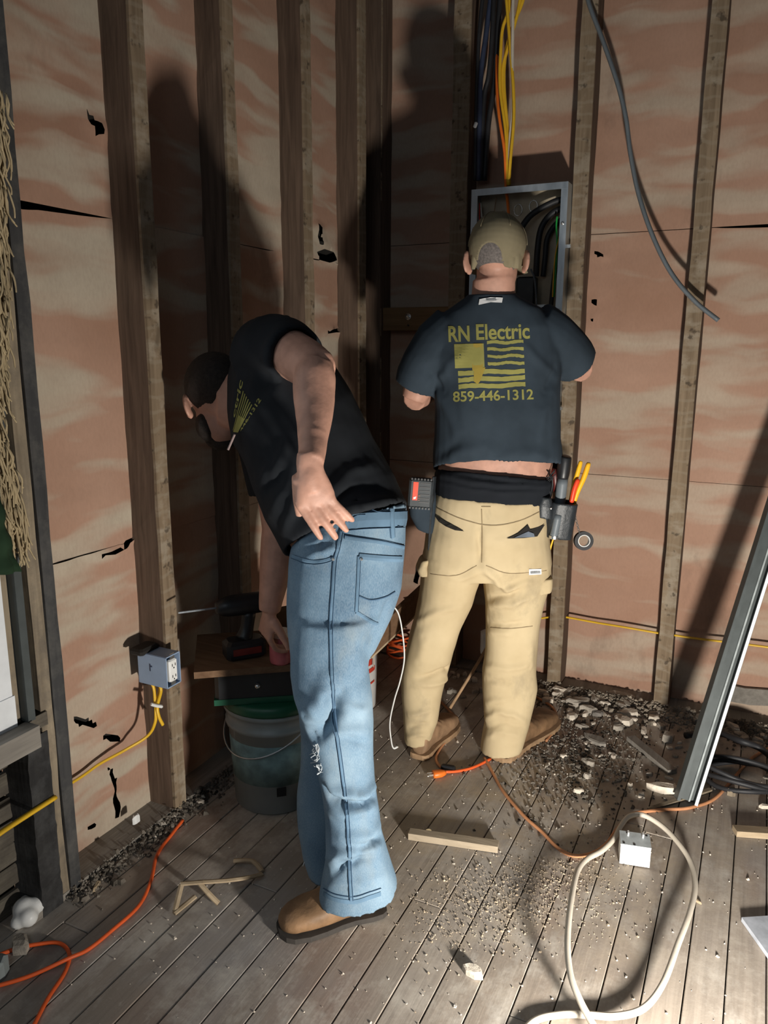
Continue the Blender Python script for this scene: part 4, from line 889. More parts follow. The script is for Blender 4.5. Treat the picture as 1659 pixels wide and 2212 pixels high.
# uncountable: rubble bank along the walls, crumbs and dust on the boards
def crumbs(name, n, place, smin, smax, m, label, cat='debris', hmul=.6):
    mb = MB(); r = rr
    for i in range(n):
        x, y, z = place(); s = r.uniform(smin, smax) * (1 if r.random() > .08 else 1.8); a = r.uniform(0, 6.28); k = 4
        ring = [(cos(a + 2 * pi * j / k) * s * r.uniform(.5, 1), sin(a + 2 * pi * j / k) * s * r.uniform(.4, 1)) for j in range(k)]
        vs = [(x + u, y + v, z) for u, v in ring] + [(x + u * .6, y + v * .6, z + s * hmul * r.uniform(.6, 1.4)) for u, v in ring]
        mb.add(vs, [(4, 5, 6, 7), (0, 1, 5, 4), (1, 2, 6, 5), (2, 3, 7, 6), (3, 0, 4, 7)])
    return tag(mb.build(name, m), label, cat, None, 'stuff')
def bank():
    x = rr.uniform(-.80, .5); d = abs(rr.gauss(0, .075)); return (x, 3.05 - d, max(0, .022 - d * .16) * rr.random())
crumbs('rubble', 3600, bank, .0025, .012, M['rubble'], 'bank of crumbled plaster and dust along the foot of the back wall')
def lbank():
    d = abs(rr.gauss(0, .03)); return (-1.505 + d, rr.uniform(1.2, 2.0), max(0, .03 - d * .6) * rr.random())
crumbs('rubble', 900, lbank, .002, .009, M['dark_rubble'], 'crumbled plaster along the foot of the left wall')
def patch_r():
    return (rr.gauss(-.47, .13), rr.gauss(2.55, .22), 0)
crumbs('rubble', 1700, patch_r, .0015, .008, M['dark_rubble'], "patch of dark grit on the boards right of the standing man's boots")
crumbs('rubble', 260, patch_r, .0015, .006, M['plaster'], "pale plaster crumbs among the dark grit right of the standing man's boots")
def dust_mid():
    t = rr.random(); c_ = (-.62 + .34 * t, 1.58 + .34 * t)
    return (rr.gauss(c_[0], .08), rr.gauss(c_[1], .09), 0)
crumbs('sawdust', 1600, dust_mid, .0009, .0032, M['crumbs'], 'sawdust and crumbs scattered behind the brown boot in the middle of the floor')
def everywhere(): return (rr.uniform(-1.3, .45), rr.uniform(.9, 2.9), 0)
crumbs('grit', 900, everywhere, .0012, .004, M['plaster_pale'], 'loose pale grit strewn thinly over the whole floor')

bb = MB(); bb.prism([(-0.07,3.142,0.121), (-0.021,3.142,0.116), (0.046,3.142,0.114), (0.221,3.142,0.135), (0.227,3.142,0.075), (0.069,3.142,0.048), (-0.006,3.142,0.048), (-0.042,3.142,0.068)], (0, -1, 0), .014)
tag(bb.build('board_offcut', M['grey_board'], at=(0.033,3.142,0.08)), 'grey rounded board end standing against the back wall behind the leaning channel', 'board')

# ---------------------------------------------------------------- people
def limb(mb, pts, seg=14, n=5, flat=1.0):
    """pts: (x, y, z, radius)"""
    mb.tube([p[:3] for p in pts], [p[3] for p in pts], seg, n, flat)
def v3(p): return np.array(p[:3], float)
def hand(mb, wrist, knuckle, normal, thumb_side, spread=1.0, curl=(.35, .5, .3), size=1.0, thumb_out=.6, point=None):
    """palm from wrist to knuckle line; normal = back of the hand; thumb_side = +1/-1 along normal x forward"""
    w = Vector(wrist); k = Vector(knuckle); fwd = (k - w).normalized(); nrm = Vector(normal); nrm = (nrm - fwd * nrm.dot(fwd)).normalized()
    side = fwd.cross(nrm) * thumb_side           # points to the thumb / index side
    S = size
    mb.loft([(tuple(w + fwd * t), tuple(side * a), tuple(nrm * b)) for t, a, b in ((-.03 * S, .020 * S, .016 * S), (-.01 * S, .025 * S, .0185 * S), (.015 * S, .028 * S, .018 * S), (.040 * S, .036 * S, .0165 * S), (.064 * S, .041 * S, .0145 * S), (.078 * S, .039 * S, .0110 * S))], 20, 2.4)
    ends = []
    for i, (off, L, r) in enumerate(((.0320, .080, .0092), (.0112, .090, .0096), (-.0105, .084, .0092), (-.0310, .066, .0082))):
        b = w + fwd * (.074 * S) + side * off * S
        d = ((Vector(point).normalized() if point is not None else fwd) + side * (off * 4.2 * spread)).normalized(); p = b; pts = [tuple(p - d * .012) + (r * S,), tuple(p) + (r * 1.02 * S,)]
        for s_, c, rr_ in ((.46, curl[0], .98), (.31, curl[1], .9), (.23, curl[2], .76)):
            ax = d.cross(nrm); q = Matrix.Rotation(-c * (1 + .12 * i), 3, ax); d = (q @ d).normalized(); p = p + d * (L * s_ * S); pts.append(tuple(p) + (r * rr_ * S,))
        limb(mb, pts, 10, 4); mb.ball(tuple(p), (r * .74 * S,) * 3, None, 8, 6); mb.ball(tuple(b + nrm * .002), (.0105 * S,) * 3, None, 8, 6)
        ends.append(p)
    t0 = w + fwd * .018 * S + side * .024 * S - nrm * .004
    d = (fwd * .62 + side * thumb_out - nrm * .35).normalized(); t1 = t0 + d * .040 * S; d2 = (d + fwd * .5 - nrm * .25).normalized(); t2 = t1 + d2 * .033 * S; t3 = t2 + (d2 + fwd * .2).normalized() * .026 * S
    limb(mb, [tuple(t0) + (.016 * S,), tuple(t1) + (.0125 * S,), tuple(t2) + (.0105 * S,), tuple(t3) + (.0085 * S,)], 10, 4)
    return ends
def head_shapes(mb, c, fwd, up, s=1.0, ears=True):
    """skull, face, jaw, nose, brow, lips, ears round centre c"""
    f = Vector(fwd).normalized(); u = Vector(up); u = (u - f * u.dot(f)).normalized(); l = u.cross(f)    # l = the head's left
    R = Matrix((l, f, u)).transposed(); c = Vector(c); at = lambda x, y, z: c + R @ Vector((x * s, y * s, z * s))
    mb.ball(at(0, -.012, .030), (.077 * s, .097 * s, .085 * s), R, 24, 16)
    mb.ball(at(0, .025, -.035), (.062 * s, .070 * s, .078 * s), R, 20, 14)
    mb.ball(at(0, .058, -.088), (.032 * s, .030 * s, .024 * s), R)          # chin
    mb.ball(at(0, .092, -.022), (.013 * s, .017 * s, .020 * s), R)          # nose tip
    mb.tube([at(0, .086, .012), at(0, .096, -.020)], [.009 * s, .012 * s], 8, 3)
    mb.ball(at(0, .078, .030), (.050 * s, .016 * s, .010 * s), R)           # brow
    mb.ball(at(0, .082, -.056), (.024 * s, .012 * s, .010 * s), R)          # lips
    for sx in (-1, 1):
        mb.ball(at(sx * .036, .070, -.018), (.020 * s, .016 * s, .018 * s), R)  # cheek
        if ears:
            Re = R @ Matrix.Rotation(sx * .42, 3, 'Z')
            mb.ball(at(sx * .085, -.012, -.008), (.0075 * s, .019 * s, .034 * s), Re, 14, 10)
            mb.ball(at(sx * .080, .0, -.03), (.009 * s, .011 * s, .012 * s), Re, 10, 8)
    return R, at
def settle(P, pts):
    """lets the rough points of a fold settle on the cloth seen from the room"""
    e = np.array(EYE); out = []
    for q in pts:
        d = np.array(q[:3], float) - e; d /= np.linalg.norm(d); r = P - e; t = r @ d
        off = np.linalg.norm(r - t[:, None] * d, axis=1); near = off < .013
        out.append(P[np.where(near)[0][np.argmin(t[near])]] if near.any() else np.array(q[:3], float))
    return out
def folds(P, spec, gain=1.0):
    """cloth folds: each (polyline, width, height); height > 0 stands up, < 0 sinks"""
    d = np.zeros(len(P))
    for pts, w, h in spec:
        q = settle(P, spline(pts, 4) if len(pts) > 2 else [tuple(np.array(pts[0]) * (1 - t) + np.array(pts[1]) * t) for t in (0, .33, .67, 1)])
        r = seg_dist(P, q); ends = np.minimum(np.linalg.norm(P - q[0], axis=1), np.linalg.norm(P - q[-1], axis=1))
        L = sum(np.linalg.norm(q[i + 1] - q[i]) for i in range(len(q) - 1))
        d += gain * h * np.exp(-(r / w) ** 2) * np.clip(.35 + ends / (L * .35 + 1e-6), 0, 1)
    return d
def boot(parent, heel, toe, m_up, m_sole, shaft=.12, width=.052, sole=.020):
    h, t = Vector(heel), Vector(toe); L = (t - h).length; f = (t - h).normalized(); s = Vector((-f.y, f.x, 0)); z = Vector((0, 0, 1))
    st = [(.0, .030, .085), (.03, .037, .098), (.12, .038, .104), (.28, .038, .100), (.42, .042, .082), (.58, .048, .066), (.75, .051, .056), (.88, .046, .046), (.96, .033, .036), (1.0, .016, .024)]
    k = width / .052
    mb = MB(); mb.loft([(tuple(h + f * L * a + z * (sole - .003 + hh / 2)), tuple(s * w * k), tuple(z * (hh / 2))) for a, w, hh in st], 20, 2.8)
    rs = .034 if width < .0535 else .040
    mb.tube([h + f * L * .19 + z * .07, h + f * L * .20 + z * (.09 + shaft * .5), h + f * L * .20 + z * (.08 + shaft)], [rs, rs, rs], 16, 3)
    up = blend('upper', mb, m_up, parent, .006, 4, lambda P, N: .0016 * vnoise(P * 38) + folds(P, [([tuple(h + f * L * a_ - s * .06 + z * .075), tuple(h + f * L * a_ + z * .10), tuple(h + f * L * a_ + s * .06 + z * .075)], .008, -.004) for a_ in (.44, .52)]))
    mb = MB(); lo, hi = [], []
    prof = [(-.012, .022), (.0, .033), (.05, .041), (.15, .043), (.32, .040), (.45, .043), (.60, .051), (.76, .055), (.90, .050), (.97, .038), (1.015, .018)]
    pts = [h + f * L * a + s * w * k for a, w in prof] + [h + f * L * a - s * w * k for a, w in prof[::-1]]
    pts = [Vector((p.x, p.y, 0)) for p in pts]; mb.prism(pts, (0, 0, 1), sole); mb.build('sole', m_sole, parent)
    return up
def text_mesh(body, size, bold=.0):
    cu = bpy.data.curves.new('t', 'FONT'); cu.body = body; cu.size = size; cu.align_x = 'LEFT'; cu.offset = bold
    o = bpy.data.objects.new('t', cu); COL.objects.link(o); dg = bpy.context.evaluated_depsgraph_get()
    me = bpy.data.meshes.new_from_object(o.evaluated_get(dg)); bpy.data.objects.remove(o)
    bm = bmesh.new(); bm.from_mesh(me)
    bmesh.ops.triangulate(bm, faces=bm.faces)
    for _ in range(3):
        es = [e for e in bm.edges if e.calc_length() > .009]
        if not es: break
        bmesh.ops.subdivide_edges(bm, edges=es, cuts=1); bmesh.ops.triangulate(bm, faces=[f for f in bm.faces if len(f.verts) > 3])
    vs = [tuple(v.co) for v in bm.verts]; fs = [tuple(v.index for v in f.verts) for f in bm.faces]; bm.free(); bpy.data.meshes.remove(me)
    return vs, fs
def printed(bvh, quad, items, name, m, parent, view=None, lift=.0012):
    """flat print laid on cloth: quad = (top left, top right, bottom right, bottom left); items = (vs, fs) in 0..1 coordinates"""
    A, B, C_, D_ = [Vector(q) for q in quad]; mb = MB()
    for vs, fs in items:
        out = []
        for u, v in vs:
            p = (A * (1 - u) + B * u) * (1 - v) + (D_ * (1 - u) + C_ * u) * v; h, nn = onto(bvh, p, lift, .5, view); out.append(h)
        mb.add(out, fs)
    me = mb.mesh(name, m); o = obj(name, me, parent); return o
def quad_grid(u0, v0, u1, v1, nu=10, nv=4, wav=0, seed=0):
    r = random.Random(seed); vs = []
    for j in range(nv + 1):
        for i in range(nu + 1):
            t = i / nu; jag = wav * sin(t * 9 + seed) + wav * .5 * r.uniform(-1, 1)
            vs.append((u0 + (u1 - u0) * t, v0 + (v1 - v0) * j / nv + jag))
    return vs, [(j * (nu + 1) + i, j * (nu + 1) + i + 1, (j + 1) * (nu + 1) + i + 1, (j + 1) * (nu + 1) + i) for j in range(nv) for i in range(nu)]
def text_item(body, u0, v0, u1, v1, bold=.01):
    vs, fs = text_mesh(body, 1.0, bold); xs = [p[0] for p in vs]; ys = [p[1] for p in vs]; a, b, c, d = min(xs), max(xs), min(ys), max(ys)
    # keep letters fine enough to bend with the cloth
    return [(u0 + (u1 - u0) * (p[0] - a) / (b - a), v1 - (v1 - v0) * (p[1] - c) / (d - c)) for p in vs], fs

# ================================================================ the man at the panel
# facing the wall, back to us
DM = 2.5
f1 = Vector((-.22, .975, 0)).normalized()
hc1 = (-0.774,2.371,1.681)
body = MB()
torso = [((-0.78,2.401,0.916),(-0.164,-0.08,0.007),(-0.055,0.112,0)), ((-0.776,2.403,0.979),(-0.169,-0.082,-0.001),(-0.053,0.11,0)), ((-0.768,2.407,1.04),(-0.166,-0.081,-0.001),(-0.053,0.108,0)), ((-0.77,2.406,1.147),(-0.161,-0.078,-0.001),(-0.052,0.106,0)), ((-0.78,2.412,1.265),(-0.16,-0.078,-0.001),(-0.052,0.106,0)), ((-0.783,2.411,1.382),(-0.158,-0.077,-0.001),(-0.05,0.103,0)), ((-0.791,2.407,1.469),(-0.132,-0.064,-0.001),(-0.046,0.094,0)), ((-0.79,2.396,1.528),(-0.079,-0.038,0),(-0.033,0.067,0)), ((-0.786,2.381,1.56),(-0.061,-0.03,0),(-0.027,0.056,0)), ((-0.782,2.372,1.618),(-0.058,-0.028,-0.004),(-0.027,0.056,0))]
body.loft(torso, 28, 2.4)
Rh1, at1 = head_shapes(body, hc1, f1 + Vector((0, 0, -.25)), (0, 0, 1), 1.02, False)
for sx in (-1, 1):
    Re = Rh1 @ Matrix.Rotation(sx * .5, 3, 'Z'); body.ball(at1(sx * .088, -.016, -.018), (.008, .020, .036), Re, 14, 10); body.ball(at1(sx * .082, .0, -.04), (.009, .011, .013), Re, 10, 8)
# arms: elbows out, forearms running forward into the panel
eL = (-1.019,2.307,1.246,0.041); eR = (-0.54,2.585,1.339,0.041)
hL = (-.975, 2.90, 1.40); hR = (-.815, 2.90, 1.45)
limb(body, [(-0.91,2.349,1.461,0.074), (-0.965,2.311,1.382,0.065), eL], 16, 5); limb(body, [eL, tuple((v3(eL) * .6 + np.array(hL) * .4) + np.array((-.0, 0, -.01))) + (.043,), tuple(np.array(hL) + (np.array(v3(eL)) - hL) * .12) + (.029,)], 16, 5)
limb(body, [(-0.666,2.468,1.467,0.074), (-0.595,2.525,1.409,0.066), eR], 16, 5); limb(body, [eR, tuple((v3(eR) * .6 + np.array(hR) * .4)) + (.043,), tuple(np.array(hR) + (np.array(v3(eR)) - hR) * .12) + (.029,)], 16, 5)
for hw, e, ts in ((hL, eL, -1), (hR, eR, 1)):
    d = (Vector(hw) - Vector(e[:3])).normalized(); hand(body, Vector(hw) - d * .03, Vector(hw) + d * .055, (0, -.2, 1), ts, .8, (.7, .8, .5), .95)
for A, B, C_ in (((-0.894,2.357,0.657,0.086), (-0.96,2.346,0.347,0.058), (-0.993,2.319,0.033,0.05)), ((-0.697,2.441,0.661,0.086), (-0.71,2.458,0.352,0.061), (-0.707,2.426,0.015,0.049))):
    limb(body, [A, B, C_], 14, 5)
p1 = blend('person', body, M['skin'], None, .0048, 5, lambda P, N: .0012 * vnoise(P * 30), at=(-.84, 2.40, 0))
tag(p1, 'man in khaki trousers and printed black t-shirt, cap backwards, standing at the breaker panel', 'person')
# --- t-shirt
sh = MB()
sh.loft([((-0.764,2.409,1.023),(-0.189,-0.092,-0.002),(-0.067,0.137,-0.046)), ((-0.765,2.408,1.069),(-0.189,-0.092,-0.002),(-0.066,0.135,-0.03)), ((-0.767,2.407,1.131),(-0.184,-0.09,-0.001),(-0.065,0.133,0)), ((-0.77,2.406,1.221),(-0.181,-0.088,-0.001),(-0.064,0.131,0)), ((-0.78,2.412,1.308),(-0.185,-0.09,-0.002),(-0.064,0.131,0)), ((-0.788,2.408,1.386),(-0.194,-0.095,-0.005),(-0.062,0.128,0)), ((-0.793,2.406,1.469),(-0.177,-0.086,-0.008),(-0.058,0.119,0)), ((-0.794,2.4,1.526),(-0.138,-0.067,-0.008),(-0.048,0.099,0)), ((-0.791,2.385,1.551),(-0.094,-0.046,-0.005),(-0.039,0.079,0)), ((-0.789,2.375,1.564),(-0.072,-0.035,-0.002),(-0.033,0.068,0)), ((-0.787,2.37,1.573),(-0.067,-0.033,-0.002),(-0.031,0.063,0))], 32, 2.5, ('ab', .012, .05))
def sleeve(mb, rings, ends): mb.loft(rings, 24, 2.2, (ends, .011, .045))
# left and right sleeves
def srings(pts):
    out = []; P_ = [Vector(p[:3]) for p in pts]; u = None
    for i, p in enumerate(pts):
        t = (P_[min(i + 1, len(pts) - 1)] - P_[max(i - 1, 0)]).normalized()
        if u is None: u = t.orthogonal()
        u = (u - t * u.dot(t)).normalized(); w = t.cross(u)
        out.append((tuple(P_[i]), tuple(u * p[3]), tuple(w * p[3])))
    return out
sleeve(sh, srings([(-0.895,2.351,1.447,0.097), (-0.94,2.328,1.411,0.091), (-0.977,2.311,1.352,0.083), (-1.001,2.304,1.311,0.075), (-1.015,2.303,1.279,0.066)]), 'b')
sleeve(sh, srings([(-0.679,2.462,1.462,0.097), (-0.627,2.498,1.43,0.092), (-0.588,2.528,1.398,0.083), (-0.567,2.549,1.374,0.078), (-0.55,2.569,1.351,0.069)]), 'b')
fspec1 = [([(-0.886,2.193,1.053), (-0.832,2.209,1.083), (-0.736,2.256,1.098)], .020, .006), ([(-0.897,2.199,1.08), (-0.814,2.218,1.134)], .016, -.004), ([(-0.556,2.377,1.059), (-0.621,2.312,1.085), (-0.707,2.259,1.078)], .02, .005),
          ([(-0.932,2.238,1.277), (-0.863,2.205,1.203), (-0.832,2.209,1.105)], .018, .006), ([(-0.577,2.389,1.272), (-0.592,2.337,1.19), (-0.598,2.334,1.09)], .018, .006),
          ([(-0.926,2.241,1.298), (-0.861,2.228,1.37), (-0.815,2.239,1.425)], .014, .005), ([(-0.571,2.414,1.321), (-0.615,2.348,1.378), (-0.665,2.313,1.432)], .014, .005), ([(-0.579,2.41,1.342), (-0.595,2.369,1.287)], .012, -.006), ([(-0.94,2.234,1.34), (-0.891,2.213,1.272)], .012, -.006),
          ([(-0.741,2.253,1.26), (-0.733,2.257,1.091)], .035, -.006), ([(-0.833,2.219,1.273), (-0.812,2.218,1.076)], .02, .004), ([(-0.656,2.306,1.274), (-0.659,2.293,1.077)], .02, .004)]
shirt1 = blend('shirt', sh, M['navy_shirt'], p1, .0062, 5, lambda P, N: folds(P, fspec1, 1.2) + .0030 * vnoise(P * np.array((9, 9, 5))) + .0014 * vnoise(P * 24))
bv = tree_of(shirt1)
q = ((-0.861,2.195,1.475), (-0.641,2.302,1.482), (-0.62,2.301,1.264), (-0.846,2.191,1.255))
letters = [text_item('RN', 0, .015, .255, .225, .025), text_item('Electric', .335, .0, .98, .21, .022)]
printed(bv, q, letters, 'shirt_print', M['print'], shirt1)
flag = [quad_grid(.065, .255, .42, .575, 8, 8)]
for i in range(7):
    v0 = .195 + .093 * i; flag.append(quad_grid(.46 if i < 4 else .10, v0 + (.03 if i < 4 else .04), .90, v0 + .072 + (.0 if i < 4 else .03), 20, 2, .009, i + 3))
printed(bv, q, flag, 'shirt_print', M['print'], shirt1)
printed(bv, q, [([(.295, .255), (.40, .255), (.40, .575), (.43, .575), (.36, .76), (.33, .80), (.285, .76), (.29, .62), (.27, .60)], [tuple(range(9))])], 'shirt_print', M['print_gold'], shirt1, None, .0022)
printed(bv, q, [text_item('859-446-1312', .03, .885, .99, 1.03, .02)], 'shirt_print', M['print'], shirt1)
# white label inside the collar, standing up at the nape
lt = MB(); pts = [(-0.796,2.276,1.534), (-0.797,2.287,1.551), (-0.766,2.297,1.557), (-0.735,2.317,1.556), (-0.734,2.307,1.541), (-0.762,2.287,1.542)]
lt.prism([onto(bv, p, .004)[0] for p in pts], (0, 0, .002) if False else (-f1), .001); lt.build('neck_label', M['white_tag'], shirt1)
MB().box(onto(bv, (-0.764,2.297,1.549), .0065)[0], (.03, .001, .003), rotz(.3)).build('label_lettering', M['print_grey'], shirt1)
# --- dark undershirt band and trousers
us = MB(); us.loft([((-0.779,2.402,0.909),(-0.171,-0.083,0.007),(-0.062,0.128,0)), ((-0.774,2.404,0.954),(-0.173,-0.085,0.008),(-0.064,0.132,-0.01)), ((-0.771,2.406,0.988),(-0.175,-0.085,0.018),(-0.064,0.13,-0.022)), ((-0.771,2.405,1.001),(-0.169,-0.082,0.018),(-0.06,0.124,-0.022))], 32, 2.5, ('b', .010, .03))
fsu = [([(-0.889,2.203,1.015), (-0.755,2.235,0.992), (-0.57,2.359,0.984)], .008, .006), ([(-0.889,2.203,0.993), (-0.742,2.242,0.965), (-0.575,2.356,0.961)], .007, .005), ([(-0.828,2.222,1.029), (-0.692,2.266,1.004), (-0.573,2.369,0.997)], .006, -.005)]
blend('undershirt', us, M['black_knit'], p1, .006, 3, lambda P, N: folds(P, fsu, 1.3) + .002 * vnoise(P * 22))
tr_ = MB()
tr_.loft([((-0.789,2.402,0.659),(-0.192,-0.094,-0.001),(-0.053,0.108,0)), ((-0.786,2.398,0.714),(-0.194,-0.094,0.003),(-0.066,0.135,0)), ((-0.787,2.398,0.786),(-0.185,-0.09,0.003),(-0.068,0.14,0)), ((-0.785,2.399,0.861),(-0.175,-0.085,0.007),(-0.067,0.137,0)), ((-0.783,2.4,0.91),(-0.169,-0.083,0.012),(-0.066,0.135,0)), ((-0.781,2.401,0.938),(-0.166,-0.081,0.012),(-0.065,0.133,0))], 32, 2.6, ('b', .010, .03))
tr_.loft([((-0.892,2.352,0.732),(-0.09,-0.044,0),(-0.059,0.121,0)), ((-0.898,2.355,0.645),(-0.091,-0.044,0.004),(-0.056,0.115,0)), ((-0.914,2.353,0.561),(-0.084,-0.041,0.004),(-0.05,0.103,0)), ((-0.936,2.347,0.484),(-0.078,-0.038,0.004),(-0.046,0.095,0)), ((-0.961,2.341,0.384),(-0.074,-0.036,0),(-0.042,0.085,0)), ((-0.977,2.333,0.297),(-0.071,-0.035,0),(-0.039,0.079,0)), ((-0.984,2.33,0.209),(-0.063,-0.031,0),(-0.036,0.074,0)), ((-0.984,2.324,0.123),(-0.055,-0.027,0),(-0.035,0.072,0)), ((-0.988,2.317,0.076),(-0.046,-0.022,-0.005),(-0.034,0.07,0)), ((-0.991,2.315,0.041),(-0.042,-0.021,-0.006),(-0.034,0.07,-0.01))], 26, 2.3, ('b', .012, .025))
tr_.loft([((-0.7,2.446,0.733),(-0.102,-0.05,-0.001),(-0.059,0.121,0)), ((-0.693,2.449,0.648),(-0.104,-0.051,-0.005),(-0.055,0.113,0)), ((-0.698,2.452,0.564),(-0.09,-0.044,-0.005),(-0.049,0.101,0)), ((-0.702,2.456,0.482),(-0.083,-0.04,0),(-0.046,0.095,0)), ((-0.704,2.461,0.387),(-0.08,-0.039,0),(-0.043,0.088,0)), ((-0.708,2.459,0.301),(-0.083,-0.041,0),(-0.04,0.083,0)), ((-0.704,2.46,0.245),(-0.086,-0.042,0),(-0.039,0.081,0)), ((-0.705,2.454,0.171),(-0.076,-0.037,0),(-0.038,0.077,0)), ((-0.705,2.443,0.105),(-0.068,-0.033,0),(-0.037,0.075,0)), ((-0.713,2.439,0.053),(-0.066,-0.032,-0.005),(-0.037,0.075,0)), ((-0.718,2.431,0.011),(-0.064,-0.031,-0.006),(-0.037,0.076,-0.012))], 26, 2.3, ('b', .012, .025))
fst = [([(-0.754,2.28,0.72), (-0.689,2.301,0.641), (-0.617,2.369,0.652)], .013, .011), ([(-0.748,2.294,0.608), (-0.684,2.314,0.619), (-0.627,2.353,0.648)], .010, -.009), ([(-0.747,2.295,0.584), (-0.676,2.318,0.584), (-0.604,2.387,0.61)], .012, .008),
       ([(-0.749,2.305,0.524), (-0.693,2.332,0.507), (-0.625,2.366,0.514)], .010, -.007), ([(-0.748,2.306,0.492), (-0.678,2.339,0.476)], .012, .006), ([(-0.757,2.323,0.361), (-0.677,2.351,0.346), (-0.603,2.398,0.362)], .012, .006), ([(-0.756,2.324,0.311), (-0.678,2.362,0.294)], .010, -.005),
       ([(-0.749,2.316,0.172), (-0.697,2.33,0.194), (-0.616,2.392,0.159)], .010, .007), ([(-0.752,2.315,0.142), (-0.689,2.334,0.158), (-0.622,2.389,0.131)], .008, -.004), ([(-0.744,2.307,0.113), (-0.687,2.335,0.121), (-0.635,2.383,0.096)], .009, .004), ([(-0.753,2.325,0.226), (-0.68,2.35,0.24)], .010, .005),
       ([(-0.956,2.237,0.305), (-0.907,2.261,0.319), (-0.852,2.311,0.347)], .010, -.010), ([(-0.963,2.234,0.28), (-0.9,2.265,0.285), (-0.865,2.304,0.305)], .012, .007), ([(-0.969,2.22,0.516), (-0.917,2.234,0.544), (-0.825,2.29,0.557)], .012, .005), ([(-0.995,2.23,0.164), (-0.92,2.277,0.176)], .009, .006), ([(-0.997,2.228,0.12), (-0.926,2.274,0.124)], .008, -.006), ([(-0.995,2.218,0.091), (-0.926,2.274,0.086)], .008, .006),
       ([(-0.881,2.218,0.696), (-0.823,2.235,0.672), (-0.774,2.271,0.697)], .014, .006), ([(-0.753,2.242,0.843), (-0.755,2.258,0.726)], .010, -.008), ([(-0.696,2.275,0.842), (-0.727,2.26,0.809), (-0.635,2.305,0.801)], .03, .004),
       ([(-0.959,2.258,0.447), (-0.961,2.246,0.351)], .02, .006), ([(-0.621,2.423,0.416), (-0.615,2.415,0.353)], .02, .005)]
pants = blend('trousers', tr_, M['khaki'], p1, .0062, 5, lambda P, N: folds(P, fst, 1.35) + .0040 * vnoise(P * np.array((8, 8, 6))) + .0016 * vnoise(P * 20))
bt = tree_of(pants)
for pts, w, th, mt, nm in (([(-0.88,2.185,0.919), (-0.804,2.211,0.886), (-0.726,2.249,0.867), (-0.649,2.287,0.881), (-0.588,2.339,0.912)], .003, .0008, 'khaki_stitch', 'waistband_seam'), ([(-0.753,2.236,0.919), (-0.75,2.243,0.828), (-0.754,2.258,0.741)], .003, .0008, 'khaki_stitch', 'seat_seam'),
                           ([(-0.754,2.236,0.927), (-0.728,2.248,0.927)], .003, .001, 'khaki_stitch', 'belt_loop'), ([(-0.775,2.27,0.725), (-0.834,2.241,0.692), (-0.915,2.224,0.69)], .0025, .0006, 'khaki_stitch', 'panel_seam'), ([(-0.748,2.283,0.725), (-0.68,2.316,0.7), (-0.583,2.408,0.698)], .0025, .0006, 'khaki_stitch', 'panel_seam'),
                           ([(-0.745,2.307,0.508), (-0.679,2.339,0.504), (-0.616,2.392,0.506)], .0025, .0006, 'khaki_stitch', 'knee_seam')):
    strip(bt, pts, w, th, 5).build(nm, M[mt], pants)
# torn pocket mouths
def patch(bvh, outline, m, name, parent, lift=.0015, th=.0015):
    H = [onto(bvh, p, lift) for p in outline]; nn = sum((h[1] for h in H), Vector()).normalized(); return MB().prism([h[0] for h in H], nn, th).build(name, m, parent)
dk = M['leather_black']
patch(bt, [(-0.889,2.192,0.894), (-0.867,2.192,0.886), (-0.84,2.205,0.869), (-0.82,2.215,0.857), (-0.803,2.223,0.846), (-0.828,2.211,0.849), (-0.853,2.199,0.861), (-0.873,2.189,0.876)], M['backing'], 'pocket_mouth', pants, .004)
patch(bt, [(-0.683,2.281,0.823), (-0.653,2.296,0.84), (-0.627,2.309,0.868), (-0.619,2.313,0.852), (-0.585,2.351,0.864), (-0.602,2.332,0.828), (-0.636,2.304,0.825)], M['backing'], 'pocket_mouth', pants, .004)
patch(bt, [(-0.665,2.29,0.826), (-0.625,2.304,0.848), (-0.611,2.317,0.84), (-0.608,2.318,0.829)], M['grey_sheet'] if 'grey_sheet' in M else plain('slate_lining', (.10, .12, .15), .6), 'pocket_lining', pants, .0065)
patch(bt, [(-0.624,2.343,0.715), (-0.592,2.37,0.713), (-0.591,2.371,0.695), (-0.624,2.344,0.696)], M['white_tag'], 'brand_label', pants, .0018)
printed(bt, ((-0.62,2.346,0.708), (-0.595,2.369,0.707), (-0.594,2.369,0.699), (-0.62,2.346,0.701)), [quad_grid(a / 8, 0, a / 8 + .08, 1, 1, 1) for a in range(8)], 'label_lettering', M['print_grey'], pants, None, .0042)
fl2 = MB(); a = [(-0.637,2.382,0.679), (-0.579,2.444,0.677), (-0.571,2.447,0.626), (-0.618,2.38,0.619)]
mbp = MB(); mbp.loft([((-0.599,2.422,0.672),(-0.029,-0.014,-0.002),(-0.02,0.04,0)), ((-0.599,2.422,0.643),(-0.03,-0.015,-0.002),(-0.021,0.043,0)), ((-0.597,2.424,0.619),(-0.026,-0.013,-0.003),(-0.019,0.04,0))], 16, 3); blend('cargo_pocket', mbp, M['khaki'], pants, .006, 3, lambda P, N: .003 * vnoise(P * 20))
mbp = MB(); mbp.loft([((-0.956,2.282,0.73),(-0.02,-0.01,-0.006),(-0.022,0.045,0)), ((-0.968,2.276,0.696),(-0.019,-0.009,-0.005),(-0.022,0.045,0)), ((-0.96,2.28,0.669),(-0.018,-0.009,-0.003),(-0.02,0.04,0))], 16, 3); blend('cargo_pocket', mbp, M['khaki'], pants, .006, 3, lambda P, N: .003 * vnoise(P * 20))
